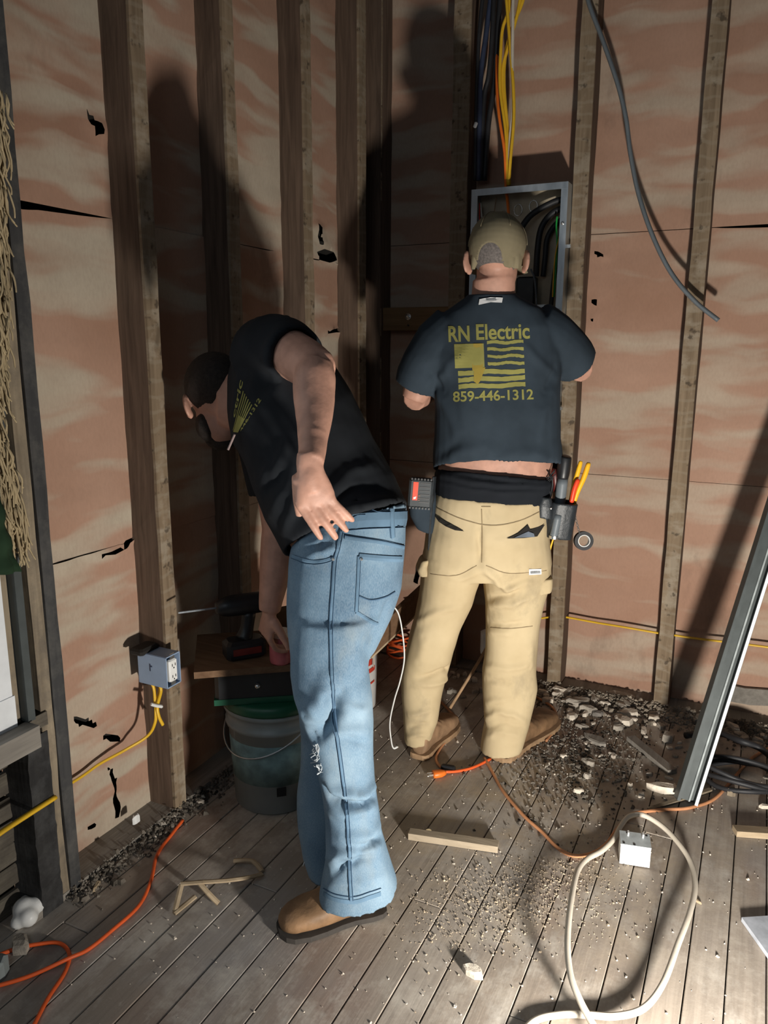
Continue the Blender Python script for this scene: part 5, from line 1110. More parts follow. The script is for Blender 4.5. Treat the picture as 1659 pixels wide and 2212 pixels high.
# --- boots
b1 = empty('boot', (-0.968,2.255,0)); b1.parent = p1; b1.matrix_parent_inverse = world_of(p1).inverted()
boot(b1, (-0.965,2.256,0), tuple(np.array((-0.965,2.256,0)) + np.array((.02, .29, 0))), M['tan_leather'], M['tan_sole'], .05, .046)
b2 = empty('boot', (-0.719,2.361,0)); b2.parent = p1; b2.matrix_parent_inverse = world_of(p1).inverted()
hB = np.array((-0.719,2.351,0)); tB = np.array((-0.615,2.751,0)); boot(b2, tuple(hB + (tB - hB) * .05), tuple(tB), M['leather_brown'], M['tan_sole'], .05, .060)
# --- cap worn backwards with snap opening, hair and band
cap = MB(); f1h = (f1 + Vector((0, 0, -.25))).normalized()
cap.ball(at1(0, -.012, .030), (.0875, .107, .097), Rh1, 28, 18)
capm = cap.mesh('cap', M['cap_cloth'], True)
bm = bmesh.new(); bm.from_mesh(capm); Ri = Rh1.inverted(); kill = []
for v in bm.verts:
    p = Ri @ (v.co - at1(0, 0, 0))
    if p.z < (-.052 if p.y < -.045 else (-.020 if p.y < .03 else .012)): kill.append(v)
bmesh.ops.delete(bm, geom=kill, context='VERTS')
# arch cut out above the strap at the back, shifted a little to his left
kill = []
bmesh.ops.subdivide_edges(bm, edges=bm.edges[:], cuts=2, use_grid_fill=True)
for f_ in bm.faces:
    p = Ri @ (f_.calc_center_median() - at1(0, 0, 0))
    if p.y < -.05 and ((p.x - .014) ** 2 + (p.z + .034) ** 2) < .036 ** 2: kill.append(f_)
bmesh.ops.delete(bm, geom=kill, context='FACES')
Hc = at1(0, 0, 0)
for v in bm.verts:
    if not v.is_boundary: continue
    p = Ri @ (v.co - Hc); r0 = math.hypot(p.x - .014, p.z + .034)
    if p.y < -.04 and r0 < .046 and p.z > -.050: p.x, p.z = .014 + (p.x - .014) * .037 / r0, -.034 + (p.z + .034) * .037 / r0
    else: p.z = -.054 + (.034 * min(1, max(0, (p.y + .05) / .07))) + (.034 * min(1, max(0, (p.y - .02) / .03)))
    v.co = Hc + Rh1 @ p
bm.to_mesh(capm); bm.free()
capo = obj('cap', capm, p1); capo.modifiers.new('t', 'SOLIDIFY').thickness = .003
for a_ in (0.0, 1.05, 2.09):
    sm_ = MB(); sm_.tube([at1(.0878 * cos(a_) * cos(e), -.012 + .1074 * sin(a_) * cos(e), .030 + .0974 * sin(e)) for e in np.linspace(.25 if a_ > 0 else .0, pi - (.25 if a_ > 0 else .0), 24)], .0011, 5); sm_.build('cap_seam', M['cap_cloth'], capo, True)
pk_ = MB()
vs = []; 
for j, (r0, zz) in enumerate(((.0, .010), (.035, .006), (.065, -.002))):
    for i in range(9):
        a_ = -1.1 + 2.2 * i / 8; vs.append(at1(sin(a_) * (.083 + r0 * .25), .06 + cos(a_) * (.03 + r0), zz - .012 * (sin(a_) ** 2)))
pk_.add(vs, [(j * 9 + i, j * 9 + i + 1, j * 9 + 10 + i, j * 9 + 9 + i) for j in range(2) for i in range(8)])
pko = pk_.build('cap_peak', M['cap_cloth'], capo, True); pko.modifiers.new('t', 'SOLIDIFY').thickness = .003
bt_ = MB(); bt_.ball(at1(0, -.012, .128), (.007, .007, .004), Rh1, 10, 6); bt_.build('cap_button', M['cap_cloth'], capo, True)
hr = MB(); hr.ball(at1(0, -.014, .020), (.0815, .1000, .086), Rh1, 28, 18); hm_ = hr.mesh('hair', M['grey_hair'], True); bm = bmesh.new(); bm.from_mesh(hm_)
bmesh.ops.delete(bm, geom=[v for v in bm.verts if (lambda p: p.y > .0 or p.z < -.046 or p.z > .07)(Ri @ (v.co - at1(0, 0, 0)))], context='VERTS'); bm.to_mesh(hm_); bm.free(); obj('hair', hm_, p1)

# ================================================================ the man bending over the work board
body = MB()
# torso inside the shirt, neck, head, arms, legs
def inner(r, k=.86): return (r[0], tuple(np.array(r[1]) * k), tuple(np.array(r[2]) * k))
T2 = [((-0.899,1.631,0.956),(-0.132,-0.064,-0.048),(-0.068,0.139,0)), ((-0.946,1.63,1.035),(-0.143,-0.07,-0.055),(-0.074,0.151,0)), ((-0.997,1.639,1.127),(-0.136,-0.067,-0.063),(-0.075,0.155,0)), ((-1.049,1.658,1.207),(-0.12,-0.059,-0.094),(-0.077,0.158,0)), ((-1.108,1.674,1.272),(-0.097,-0.047,-0.135),(-0.079,0.162,0)), ((-1.17,1.677,1.319),(-0.063,-0.031,-0.171),(-0.077,0.158,0)), ((-1.226,1.683,1.321),(-0.031,-0.015,-0.165),(-0.066,0.135,0)), ((-1.257,1.684,1.296),(-0.012,-0.006,-0.13),(-0.046,0.094,0)), ((-1.274,1.687,1.275),(-0.005,-0.002,-0.099),(-0.034,0.07,0))]
T2b = [((-0.926,1.629,1.006),(-0.143,-0.07,-0.057),(-0.075,0.155,-0.055)), ((-0.948,1.629,1.044),(-0.145,-0.071,-0.058),(-0.075,0.155,-0.04))] + T2[2:]
body.loft([((-0.898,1.62,0.872),(-0.109,-0.053,-0.007),(-0.061,0.126,0))] + [inner(r) for r in T2[:-1]] + [((-1.267,1.691,1.274),(-0.008,-0.004,-0.086),(-0.028,0.058,0)), ((-1.311,1.686,1.27),(-0.004,-0.002,-0.071),(-0.027,0.056,0))], 28, 2.4)
hc2 = (-1.34,1.705,1.264); f2 = Vector((-.62, .62, -.50)); u2 = Vector((-.45, .30, .80))
Rh2, at2 = head_shapes(body, hc2, f2, u2, 1.0, True)
limb(body, [(-1.202,1.706,1.276,0.066), (-1.281,1.7,1.269,0.062), (-1.326,1.695,1.265,0.06)], 16, 4)
# near (left) arm: elbow drawn back, forearm hanging, hand on the hip
wr = (-0.829,1.354,1.175,0.027)
limb(body, [(-1.094,1.614,1.411,0.064), (-1.016,1.574,1.393,0.059), (-0.934,1.525,1.368,0.054), (-0.9,1.503,1.353,0.047)], 18, 5)
limb(body, [(-0.903,1.505,1.373,0.038), (-0.898,1.487,1.344,0.047), (-0.889,1.469,1.31,0.047), (-0.871,1.439,1.267,0.041), (-0.848,1.394,1.217,0.032), wr], 18, 6)
limb(body, [(-0.85,1.399,1.227,0.032), (-0.839,1.369,1.187,0.027), (-0.832,1.354,1.15,0.026), (-0.827,1.355,1.116,0.023)], 16, 4)
body.ball((-0.89,1.515,1.379), (.022, .022, .026), None, 12, 8)
vv = Vector((.438, -.899, 0))   # towards the camera, level
uu = Vector((.899, .438, 0))
kn = (-0.857,1.39,1.085)
hand(body, (-0.832,1.352,1.169), (-0.82,1.358,1.09), vv * .95 + uu * .2 + Vector((0, 0, .10)), 1, .95, (.06, .16, .14), 1.05, .1, uu * .60 + Vector((0, 0, -.78)) + vv * .02)
# far (right) arm reaching down to the board
limb(body, [(-1.233,1.779,1.201,0.072), (-1.205,1.782,1.04,0.062), (-1.181,1.76,0.913,0.053)], 16, 5)
limb(body, [(-1.181,1.76,0.913,0.053), (-1.187,1.746,0.822,0.048), (-1.19,1.723,0.733,0.037), (-1.192,1.711,0.681,0.03)], 16, 5)
hand(body, (-1.192,1.71,0.679), (-1.209,1.713,0.597), vv * .5 - uu * .8, -1, .8, (.5, .6, .4), .95)
for pts in ([(-0.875,1.554,0.805,0.084), (-0.875,1.52,0.552,0.066), (-0.823,1.501,0.35,0.048), (-0.799,1.502,0.098,0.047)], [(-0.997,1.683,0.747,0.086), (-0.996,1.673,0.404,0.066), (-0.968,1.62,0.175,0.053), (-0.954,1.593,0.054,0.048)]): limb(body, pts, 14, 5)
p2 = blend('person', body, M['skin'], None, .0038, 6, lambda P, N: .0010 * vnoise(P * 34), at=(-.86, 1.55, 0))
tag(p2, 'man in faded blue jeans and black t-shirt bending forward, one hand on his hip', 'person')
hb = MB(); hb.ball(at2(0, -.018, .038), (.083, .103, .087), Rh2, 26, 16); hm_ = hb.mesh('hair', M['hair'], True); bm = bmesh.new(); bm.from_mesh(hm_); Ri2 = Rh2.inverted()
bmesh.ops.delete(bm, geom=[v for v in bm.verts if (lambda p: (p.z < .01 and p.y > .0) or p.z < -.045 or (p.y > .062 and p.z < .06))(Ri2 @ (v.co - at2(0, 0, 0)))], context='VERTS'); bm.to_mesh(hm_); bm.free()
ho = obj('hair', hm_, p2); ho.modifiers.new('t', 'SOLIDIFY').thickness = .006
br_ = MB(); br_.ball(at2(0, .050, -.075), (.052, .050, .050), Rh2, 18, 12); br_.ball(at2(.045, .02, -.06), (.025, .04, .04), Rh2); br_.ball(at2(-.045, .02, -.06), (.025, .04, .04), Rh2); blend('beard', br_, M['hair'], p2, .006, 3, lambda P, N: .003 * vnoise(P * 60))
# --- shirt
sh = MB(); sh.loft([((-0.899,1.625,0.963),(-0.138,-0.067,-0.063),(-0.08,0.164,-0.075))] + T2b, 34, 2.15, ('ab', .014, .028))
sh.loft(srings([(-1.134,1.65,1.38,0.101), (-1.082,1.619,1.395,0.093), (-1.032,1.588,1.394,0.082), (-0.988,1.56,1.387,0.071)]), 26, 2.2, ('b', .010, .045))
sh.loft(srings([(-1.221,1.763,1.216,0.102), (-1.212,1.779,1.112,0.093), (-1.197,1.775,1.009,0.081)]), 22, 2.2, ('b', .010, .04))
fs2 = [([(-0.717,1.542,1.068), (-0.782,1.488,1.077), (-0.838,1.46,1.061)], .018, .008), ([(-0.726,1.537,1.095), (-0.792,1.483,1.108), (-0.847,1.456,1.082)], .012, -.006), ([(-0.856,1.452,1.098), (-0.801,1.479,1.15), (-0.759,1.521,1.157)], .016, .006),
       ([(-1.047,1.448,1.104), (-0.968,1.419,1.156), (-0.928,1.417,1.231)], .016, .008), ([(-1.024,1.459,1.027), (-0.951,1.428,1.104), (-0.915,1.423,1.201)], .016, .007), ([(-1.033,1.454,1.066), (-0.959,1.424,1.136)], .010, -.008), ([(-0.996,1.472,0.971), (-0.937,1.434,1.062), (-0.911,1.425,1.149)], .014, .008),
       ([(-0.944,1.409,1.331), (-0.992,1.407,1.29)], .018, .008), ([(-0.836,1.461,1.292), (-0.791,1.483,1.201), (-0.745,1.528,1.116)], .03, .004), ([(-0.971,1.474,1.469), (-0.991,1.43,1.419), (-0.996,1.417,1.359)], .016, .006)]
shirt2 = blend('shirt', sh, M['black_shirt'], p2, .0062, 5, lambda P, N: folds(P, fs2) + .0030 * vnoise(P * np.array((8, 8, 6))) + .0013 * vnoise(P * 24))
bv2 = tree_of(shirt2)
q2 = ((-1.207,1.581,1.196), (-1.181,1.593,1.333), (-1.118,1.591,1.283), (-1.167,1.567,1.198))
printed(bv2, q2, [text_item('ctric', .30, .02, 1.0, .20, .02)], 'shirt_print', M['print'], shirt2)
printed(bv2, q2, [quad_grid(.05 + .0 * i, .27 + .105 * i, .86 - .02 * i, .32 + .105 * i, 10, 2, .006, i) for i in range(6)] + [quad_grid(.02, .36, .38, .84, 6, 6)], 'shirt_print', M['print'], shirt2)
printed(bv2, q2, [text_item('446-1312', .06, .92, 1.0, 1.06, .02)], 'shirt_print', M['print'], shirt2)
# --- jeans
jn = MB()
jn.loft([((-0.916,1.589,0.677),(-0.097,-0.047,0),(-0.066,0.135,0)), ((-0.905,1.606,0.754),(-0.116,-0.057,-0.007),(-0.074,0.151,0)), ((-0.897,1.615,0.824),(-0.127,-0.062,-0.015),(-0.078,0.16,0)), ((-0.895,1.622,0.895),(-0.129,-0.063,-0.02),(-0.079,0.162,0)), ((-0.891,1.629,0.959),(-0.126,-0.062,-0.025),(-0.078,0.16,-0.02)), ((-0.883,1.639,0.994),(-0.118,-0.057,-0.036),(-0.075,0.155,-0.045))], 34, 2.5, ('b', .010, .04))
jn.loft([((-0.876,1.553,0.787),(-0.107,-0.052,-0.006),(-0.055,0.112,0)), ((-0.89,1.53,0.697),(-0.088,-0.043,-0.006),(-0.052,0.106,0)), ((-0.89,1.524,0.639),(-0.085,-0.041,-0.007),(-0.048,0.099,0)), ((-0.878,1.519,0.577),(-0.087,-0.042,0),(-0.046,0.093,0)), ((-0.865,1.52,0.509),(-0.08,-0.039,0.003),(-0.042,0.086,0)), ((-0.85,1.516,0.452),(-0.068,-0.033,0.003),(-0.039,0.079,0)), ((-0.834,1.507,0.373),(-0.063,-0.031,0.003),(-0.036,0.074,0)), ((-0.821,1.502,0.312),(-0.061,-0.03,0.006),(-0.035,0.072,0)), ((-0.811,1.496,0.245),(-0.062,-0.03,0.003),(-0.035,0.072,0)), ((-0.799,1.491,0.175),(-0.068,-0.033,-0.004),(-0.036,0.074,0)), ((-0.793,1.488,0.118),(-0.081,-0.04,-0.006),(-0.038,0.077,0)), ((-0.791,1.483,0.079),(-0.088,-0.043,-0.016),(-0.039,0.081,0))], 30, 2.3, ('b', .013, .025))
jn.loft([((-0.975,1.694,0.708),(-0.089,-0.043,0),(-0.053,0.108,0)), ((-0.996,1.684,0.589),(-0.07,-0.034,0),(-0.048,0.099,0)), ((-0.998,1.677,0.484),(-0.066,-0.032,0),(-0.044,0.09,0)), ((-0.989,1.67,0.379),(-0.062,-0.03,0),(-0.04,0.083,0)), ((-0.98,1.647,0.296),(-0.061,-0.03,0),(-0.037,0.075,0)), ((-0.976,1.627,0.226),(-0.062,-0.03,0.001),(-0.036,0.074,0)), ((-0.966,1.609,0.152),(-0.058,-0.028,0),(-0.036,0.074,0)), ((-0.955,1.593,0.073),(-0.049,-0.024,-0.002),(-0.037,0.075,0)), ((-0.947,1.585,0.034),(-0.038,-0.019,-0.002),(-0.038,0.077,0))], 26, 2.3, ('b', .012, .025))
fj = [([(-0.843,1.391,0.4), (-0.817,1.393,0.37), (-0.78,1.4,0.361), (-0.746,1.427,0.36), (-0.717,1.453,0.38)], .0095, -.021), ([(-0.843,1.391,0.427), (-0.817,1.393,0.398), (-0.78,1.4,0.389), (-0.746,1.427,0.386), (-0.719,1.452,0.404)], .013, .014), ([(-0.834,1.396,0.333), (-0.776,1.402,0.332), (-0.715,1.454,0.352)], .014, .008),
      ([(-0.819,1.392,0.187), (-0.762,1.398,0.213), (-0.727,1.437,0.223)], .008, -.011), ([(-0.83,1.386,0.215), (-0.761,1.398,0.247), (-0.707,1.446,0.253)], .013, .011), ([(-0.761,1.409,0.247), (-0.727,1.426,0.257), (-0.705,1.459,0.278)], .009, -.016), ([(-0.786,1.397,0.272), (-0.727,1.426,0.284), (-0.709,1.457,0.303)], .013, .008), ([(-0.826,1.377,0.16), (-0.747,1.393,0.166), (-0.688,1.445,0.182)], .012, .004),
      ([(-0.907,1.427,0.548), (-0.871,1.422,0.584), (-0.837,1.439,0.643)], .024, .016), ([(-0.88,1.418,0.502), (-0.862,1.426,0.514), (-0.835,1.428,0.552), (-0.813,1.439,0.619)], .018, -.026), ([(-0.863,1.426,0.496), (-0.813,1.428,0.525), (-0.755,1.479,0.52)], .014, .006), ([(-0.804,1.444,0.508), (-0.755,1.479,0.488)], .008, -.005), ([(-0.808,1.442,0.59), (-0.759,1.488,0.574)], .010, .005),
      ([(-0.911,1.436,0.94), (-0.862,1.438,0.957), (-0.834,1.451,0.975)], .012, .010), ([(-0.901,1.441,0.957), (-0.853,1.442,0.975)], .008, -.008), ([(-0.925,1.44,0.97), (-0.867,1.446,0.99)], .012, .007), ([(-0.723,1.561,0.837), (-0.735,1.511,0.772), (-0.764,1.497,0.726)], .02, -.008), ([(-0.83,1.442,0.812), (-0.793,1.46,0.734), (-0.773,1.492,0.646)], .03, .004)]
jeans_o = blend('jeans', jn, M['denim'], p2, .0062, 5, lambda P, N: folds(P, fj, 1.25) + .0038 * vnoise(P * np.array((8, 8, 6))) + .0016 * vnoise(P * 22))
bj = tree_of(jeans_o)
SM = M['denim_seam']; ST = M['denim_stitch']
def seam(nm, pts, w=.006, th=.0018, m=None): return strip(bj, pts, w, th, 6).build(nm, m or SM, jeans_o)
side = [(-0.817,1.471,1.029), (-0.825,1.467,0.987), (-0.835,1.462,0.938), (-0.835,1.451,0.875), (-0.834,1.44,0.812), (-0.835,1.44,0.745), (-0.829,1.431,0.682), (-0.827,1.432,0.613), (-0.817,1.426,0.548), (-0.803,1.422,0.471), (-0.79,1.417,0.394), (-0.779,1.411,0.328), (-0.771,1.404,0.262), (-0.765,1.396,0.195), (-0.762,1.397,0.127)]
seam('side_seam', side, .008, .0016)
for dx in (-.0035, .0035): seam('stitching', [tuple(np.array(p) + np.array((.9 * dx, .438 * dx, 0))) for p in side], .0013, .0032, ST)
seam('waistband', [(-0.71,1.568,1.026), (-0.727,1.515,1.033), (-0.769,1.483,1.033), (-0.81,1.463,1.026)], .034, .004)
seam('waistband_stitch', [(-0.709,1.568,1.006), (-0.727,1.515,1.014), (-0.769,1.483,1.014), (-0.808,1.464,1.009)], .002, .0055, ST); seam('waistband_stitch', [(-0.71,1.568,1.044), (-0.727,1.515,1.05), (-0.769,1.483,1.051), (-0.807,1.464,1.047)], .002, .0055, ST)
seam('belt_loop', [(-0.723,1.517,1.056), (-0.722,1.517,1.024), (-0.72,1.518,0.992)], .014, .007); seam('belt_loop', [(-0.802,1.467,1.054), (-0.808,1.464,1.032), (-0.811,1.462,1.005)], .014, .007)
seam('yoke_seam', [(-0.816,1.471,0.992), (-0.769,1.483,0.988), (-0.74,1.519,0.977), (-0.721,1.584,0.953)], .010, .002); seam('stitching', [(-0.816,1.471,0.995), (-0.769,1.483,0.991), (-0.74,1.519,0.98), (-0.721,1.584,0.956)], .0014, .0035, ST)
seam('front_pocket_edge', [(-0.949,1.462,0.932), (-0.906,1.449,0.931), (-0.868,1.446,0.933), (-0.832,1.452,0.945)], .010, .003); seam('stitching', [(-0.95,1.462,0.928), (-0.907,1.449,0.926), (-0.868,1.446,0.929), (-0.832,1.452,0.941)], .0014, .0042, ST)
pocket = [(-0.725,1.582,0.924), (-0.744,1.528,0.937), (-0.782,1.477,0.95), (-0.784,1.476,0.897), (-0.786,1.475,0.854), (-0.788,1.474,0.818), (-0.764,1.497,0.792), (-0.754,1.513,0.782)]
seam('back_pocket_edge', pocket[:3], .013, .003); seam('back_pocket_edge', pocket[2:6], .008, .0025); seam('back_pocket_edge', pocket[5:], .008, .0025)
seam('stitching', [tuple(p) for p in ((-0.779,1.478,0.945), (-0.781,1.477,0.897), (-0.783,1.476,0.854), (-0.785,1.475,0.82))], .0014, .0035, ST)
seam('pocket_arc', [(-0.782,1.477,0.856), (-0.759,1.488,0.847), (-0.74,1.52,0.847), (-0.731,1.557,0.851)], .003, .002, ST)
for p in ((-0.778,1.479,0.944), (-0.834,1.451,0.944)):
    h, nn = onto(bj, p, .004); MB().ball(h, (.0042, .0042, .0042), None, 8, 6).build('rivet', M['bright_steel'], jeans_o)
seam('hem', [(-0.826,1.377,0.137), (-0.797,1.381,0.129), (-0.757,1.4,0.123), (-0.723,1.417,0.136), (-0.705,1.436,0.138)], .010, .002); seam('stitching', [(-0.826,1.377,0.152), (-0.796,1.381,0.144), (-0.757,1.4,0.138), (-0.723,1.417,0.151), (-0.705,1.436,0.153)], .0014, .003, ST)
fy = MB(); rr = random.Random(4)
for i in range(26):
    t = rr.random(); c = np.array((-0.876,1.419,0.487)) * (1 - t) + np.array((-0.847,1.411,0.432)) * t; h, nn = onto(bj, tuple(c + np.array((rr.uniform(-.008, .008), 0, rr.uniform(-.012, .012)))), .001)
    fy.tube([h - nn * .002, h + nn * .004 + Vector((rr.uniform(-.006, .006), rr.uniform(-.006, .006), rr.uniform(-.008, .006))), h + nn * .002 + Vector((rr.uniform(-.01, .01), rr.uniform(-.008, .008), rr.uniform(-.012, .008)))], .0009, 4)
tag(fy.build('frayed_threads', M['denim_fray'], jeans_o), kind='stuff')
patch(bj, [(-0.871,1.422,0.492), (-0.86,1.416,0.5), (-0.857,1.418,0.488), (-0.853,1.408,0.481), (-0.863,1.415,0.481)], M['denim_fray'], 'knee_rip', jeans_o, .001, .001)
fy = MB()
for i in range(30):
    t = rr.random(); c = np.array((-0.972,1.528,0.087)) * (1 - t) + np.array((-0.929,1.527,0.072)) * t
    h = Vector(c); fy.tube([h, h + Vector((rr.uniform(-.006, .006), rr.uniform(-.006, .006), -.008)), h + Vector((rr.uniform(-.01, .01), rr.uniform(-.01, .01), -rr.uniform(.012, .02)))], .001, 4)
tag(fy.build('frayed_hem', M['denim_fray'], jeans_o), kind='stuff')
# --- boots
b3 = empty('boot', (-0.772,1.554,0)); b3.parent = p2; b3.matrix_parent_inverse = world_of(p2).inverted()
boot(b3, (-0.756,1.551,0), (-0.943,1.358,0), M['leather_brown'], M['sole'], .06, .054, .014)
b4 = empty('boot', (-1.02, 1.62, 0)); b4.parent = p2; b4.matrix_parent_inverse = world_of(p2).inverted()
q = np.array((-0.974,1.625,0)); boot(b4, tuple(q), tuple(q + np.array((-.17, .22, 0))), M['leather_brown'], M['sole'], .12, .052)
# pale pencil like cord hanging below his chin
cable('pencil', [(-1.141,1.513,1.202), (-1.149,1.509,1.183), (-1.157,1.505,1.164)], .0028, plain('pencil_wood', (.22, .16, .15), .6), "pale pencil stub sticking out below the bending man's chin", 'pencil')

# ---------------------------------------------------------------- what hangs on the standing man's belt
tp = empty('tool_pouch', (-0.558,2.42,0.888), "black leather tool pouch on the standing man's right hip", 'tool pouch')
m = MB(); m.loft([((-0.56,2.442,0.804),(-0.038,-0.019,0.005),(-0.015,0.031,0)), ((-0.555,2.444,0.872),(-0.041,-0.02,0.004),(-0.02,0.04,0)), ((-0.551,2.446,0.925),(-0.042,-0.02,0.004),(-0.022,0.045,0))], 16, 3.2, ('b', .010, .02)); blend('main_pocket', m, M['leather_black'], tp, .004, 2)
m = MB(); m.loft([((-0.594,2.392,0.876),(-0.022,-0.011,0.004),(-0.01,0.02,0)), ((-0.595,2.391,0.916),(-0.024,-0.012,0.004),(-0.011,0.023,0)), ((-0.595,2.391,0.947),(-0.017,-0.008,0.003),(-0.011,0.022,0))], 16, 3.2); blend('front_pocket', m, M['leather_black'], tp, .004, 3)
MB().ball((-0.57,2.375,0.913), (.004, .004, .004), None, 8, 6).build('snap', M['bright_steel'], tp)
m = MB(); m.tube([(-0.553,2.406,0.888), (-0.559,2.403,0.845), (-0.563,2.401,0.815)], [.014, .013, .014], 12, 3); m.build('hammer_loop', M['grey_rubber'], tp, True)
m = MB(); m.lathe([(.010, 0), (.015, 0), (.015, .010), (.010, .010)], (-0.563,2.401,0.81), 14); m.f = m.f[:-2]; o = m.build('loop_ring', M['bright_steel'], tp)
m = MB(); m.tube([(-0.593,2.426,0.806), (-0.594,2.425,0.898), (-0.597,2.435,0.958)], .022, 8, 3, .4); m.build('belt_clip', M['leather_black'], tp)
fls = empty('flashlight', (-0.552,2.446,0.975), 'black torch standing upright in the tool pouch', 'torch')
m = MB(); m.tube([(-0.561,2.441,0.883), (-0.557,2.443,0.945), (-0.554,2.444,0.999)], [.017, .018, .018], 14, 3); m.build('barrel', M['grey_rubber'], fls, True)
m = MB(); m.tube([(-0.554,2.444,0.999), (-0.553,2.445,1.02), (-0.55,2.447,1.065), (-0.549,2.447,1.073)], [.018, .021, .021, .016], 14, 3); m.build('head', M['black_plastic'], fls, True)
def plier(nm, base, pts, label):
    t = empty(nm, base, label, 'pliers'); return t
pls = empty('pliers', (-0.515,2.452,0.931), 'yellow and red handled pliers sticking out of the tool pouch', 'pliers')
m = MB(); m.tube([(-0.515,2.453,0.919), (-0.506,2.457,0.959), (-0.49,2.465,1.007), (-0.481,2.469,1.044), (-0.48,2.469,1.053)], [.0085, .010, .0115, .0105, .007], 12, 4, .75); m.build('handle', M['tool_yellow'], pls, True)
m = MB(); m.tube([(-0.525,2.448,0.931), (-0.519,2.451,0.977), (-0.509,2.455,1.022), (-0.503,2.458,1.052), (-0.502,2.459,1.058)], [.0085, .0095, .0105, .009, .006], 12, 4, .75); m.build('handle', M['tool_yellow'], pls, True)
m = MB(); m.tube([(-0.52,2.434,0.922), (-0.514,2.436,0.965), (-0.506,2.44,0.995), (-0.504,2.441,1.003)], [.009, .0105, .010, .006], 12, 3, .8); m.build('grip_insert', M['tool_red'], pls, True)
scd = empty('screwdriver', (-0.579,2.455,0.986), 'dark red screwdriver handle beside the torch in the tool pouch', 'screwdriver')
m = MB(); m.tube([(-0.575,2.457,0.953), (-0.578,2.455,0.979), (-0.583,2.453,1.014), (-0.582,2.453,1.029)], [.009, .0145, .016, .010], 12, 3); m.build('handle', plain('dark_red_handle', (.09, .012, .010), .4), scd, True)
m = MB(); m.tube([(-0.575,2.457,0.953), (-0.57,2.459,0.894)], .004, 8); m.build('shaft', M['bright_steel'], scd)
wr_ = MB(); rr = random.Random(9)
for i in range(9): wr_.tube([(-0.581,2.409,0.951), tuple(np.array((-0.591,2.404,0.993)) + np.array((rr.uniform(-.012, .02), rr.uniform(-.01, .01), rr.uniform(-.01, .02)))), tuple(np.array((-0.589,2.405,1.02)) + np.array((rr.uniform(-.02, .03), rr.uniform(-.01, .01), rr.uniform(-.02, .02))))], .0016, 5, 3)
tag(wr_.build('wire_offcuts', M['black_rubber'], None, True, at=(-0.581,2.409,0.954)), 'tuft of black wire offcuts sprouting from the tool pouch', 'wire')
cable('yellow_cable', [(-0.573,2.446,0.803), (-0.581,2.448,0.771), (-0.589,2.45,0.731)], .0042, M['yellow'], "short yellow cable end hanging out under the standing man's tool pouch", 'cable', None, .7)
tc = empty('tape_roll', (-0.485,2.478,0.794), 'roll of black electrical tape hanging on a chain from the tool pouch', 'tape')
Rt = frame(Vector((.45, -.88, .12)), (0, 0, 1))
MB().lathe([(.0195, -.009), (.031, -.009), (.031, .009), (.0195, .009)], (-0.483,2.479,0.794), 28, Rt).build('tape', M['black_rubber'], tc, True).data.polygons.foreach_set('use_smooth', [False] * 0) if False else None
m = MB(); m.lathe([(.0190, -.009), (.0310, -.009), (.0310, .009), (.0190, .009), (.0190, -.009)], (-0.483,2.479,0.794), 28, Rt); m.f = m.f[:-2]; m.build('tape', M['black_rubber'], tc)
m = MB(); m.lathe([(.0178, -.0095), (.0198, -.0095), (.0198, .0095), (.0178, .0095), (.0178, -.0095)], (-0.483,2.479,0.794), 28, Rt); m.f = m.f[:-2]; m.build('core', M['white_plastic'], tc)
ca, cb2 = np.array((-0.516,2.463,0.891)), np.array((-0.491,2.47,0.807)); n_l = 12
for i in range(n_l):
    c = ca + (cb2 - ca) * (i + .5) / n_l; Rl = frame(Vector(cb2 - ca), (1, 0, 0)) @ Matrix.Rotation(pi / 2 * (i % 2), 3, 'Z')
    MB().tube([Vector(c) + Rl @ Vector((.0032 * cos(t), 0, .0050 * sin(t))) for t in np.linspace(0, 2 * pi, 9)], .0009, 4).build('chain_link', M['bright_steel'], tc)
tl = empty('tape_measure_pouch', (-0.96,2.224,0.886), "dark pouch on the standing man's left hip", 'pouch')
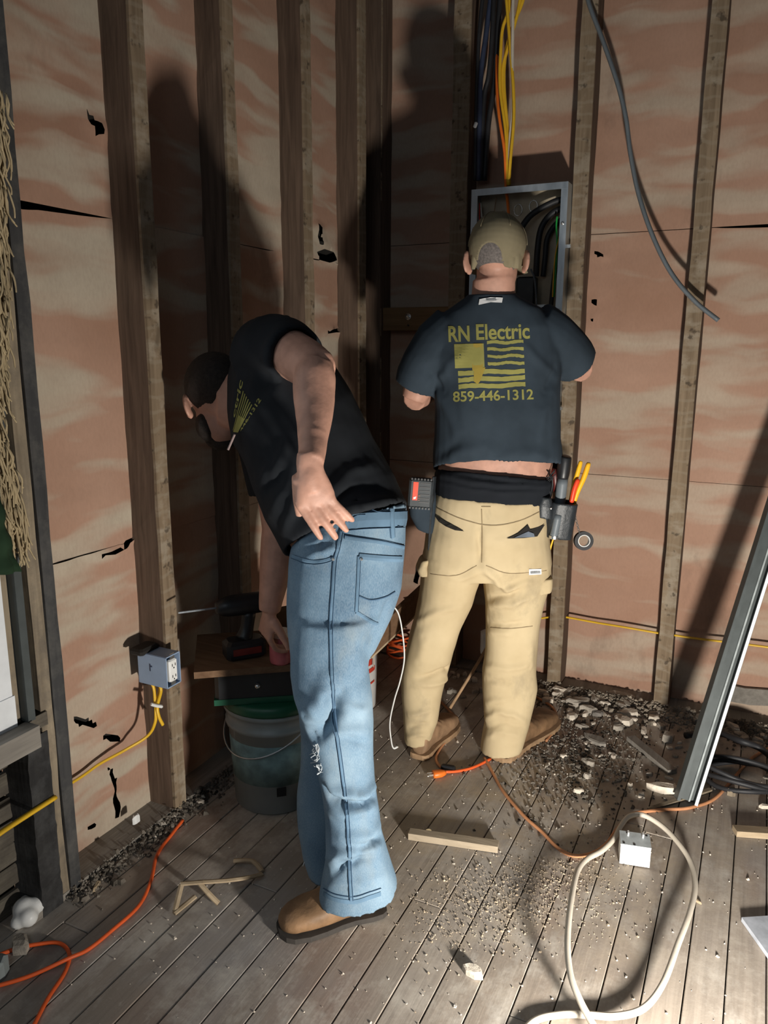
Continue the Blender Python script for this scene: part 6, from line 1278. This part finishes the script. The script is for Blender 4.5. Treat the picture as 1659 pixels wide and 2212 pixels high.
m = MB(); m.loft([((-0.953,2.261,0.823),(-0.025,-0.012,0.009),(-0.015,0.031,0)), ((-0.962,2.257,0.87),(-0.038,-0.019,0.006),(-0.02,0.04,0)), ((-0.964,2.256,0.92),(-0.042,-0.02,0.002),(-0.02,0.04,0)), ((-0.958,2.259,0.956),(-0.035,-0.017,0),(-0.018,0.036,0))], 16, 2.8, ('b', .006, .04)); blend('pocket', m, M['navy_shirt'], tl, .005, 3, lambda P, N: .002 * vnoise(P * 25))
m = MB(); m.tube([(-0.935,2.259,0.765), (-0.923,2.242,0.871), (-0.917,2.245,1.007)], .014, 8, 4, .35); m.build('strap', M['leather_black'], tl)
bp = empty('battery_pack', (-0.949,2.208,0.958), 'grey tool battery with a red label on the left hip of the standing man', 'battery')
cB = Vector((-0.945,2.198,0.961)); Rb_ = rotz(radians(26)) @ Matrix.Rotation(radians(4), 3, 'Y')
MB().box(cB, (.074, .048, .092), Rb_, bev=.006).build('case', plain('charcoal_plastic', (.035, .042, .047), .55), bp)
MB().box(cB + Rb_ @ Vector((-.017, -.0245, .008)), (.016, .002, .058), Rb_).build('red_label', M['tool_red'], bp)
m = MB()
for i in range(6):
    m.box(cB + Rb_ @ Vector((.012, -.0245, .034 - i * .012)), (.032, .002, .003), Rb_)
for i in range(7):
    for s in (-1, 1): m.box(cB + Rb_ @ Vector((-.03 + i * .010, -.022, s * .046)), (.005, .006, .006), Rb_)
m.build('ribs', M['black_plastic'], bp)
m = MB()
for i in range(3): m.box(cB + Rb_ @ Vector((-.004, -.0245, -.020 + i * .007)), (.006, .002, .0022), Rb_)
m.build('label_lettering', plain('faint_orange_print', (.30, .12, .06), .5), bp)
m = MB(); m.add([tuple(cB + Rb_ @ Vector((-.022, -.0262, -.012))), tuple(cB + Rb_ @ Vector((-.013, -.0262, -.008))), tuple(cB + Rb_ @ Vector((-.014, -.0262, -.016))), tuple(cB + Rb_ @ Vector((-.021, -.0262, -.018)))], [(0, 1, 2, 3)]); m.build('white_emblem', M['white_tag'], bp)
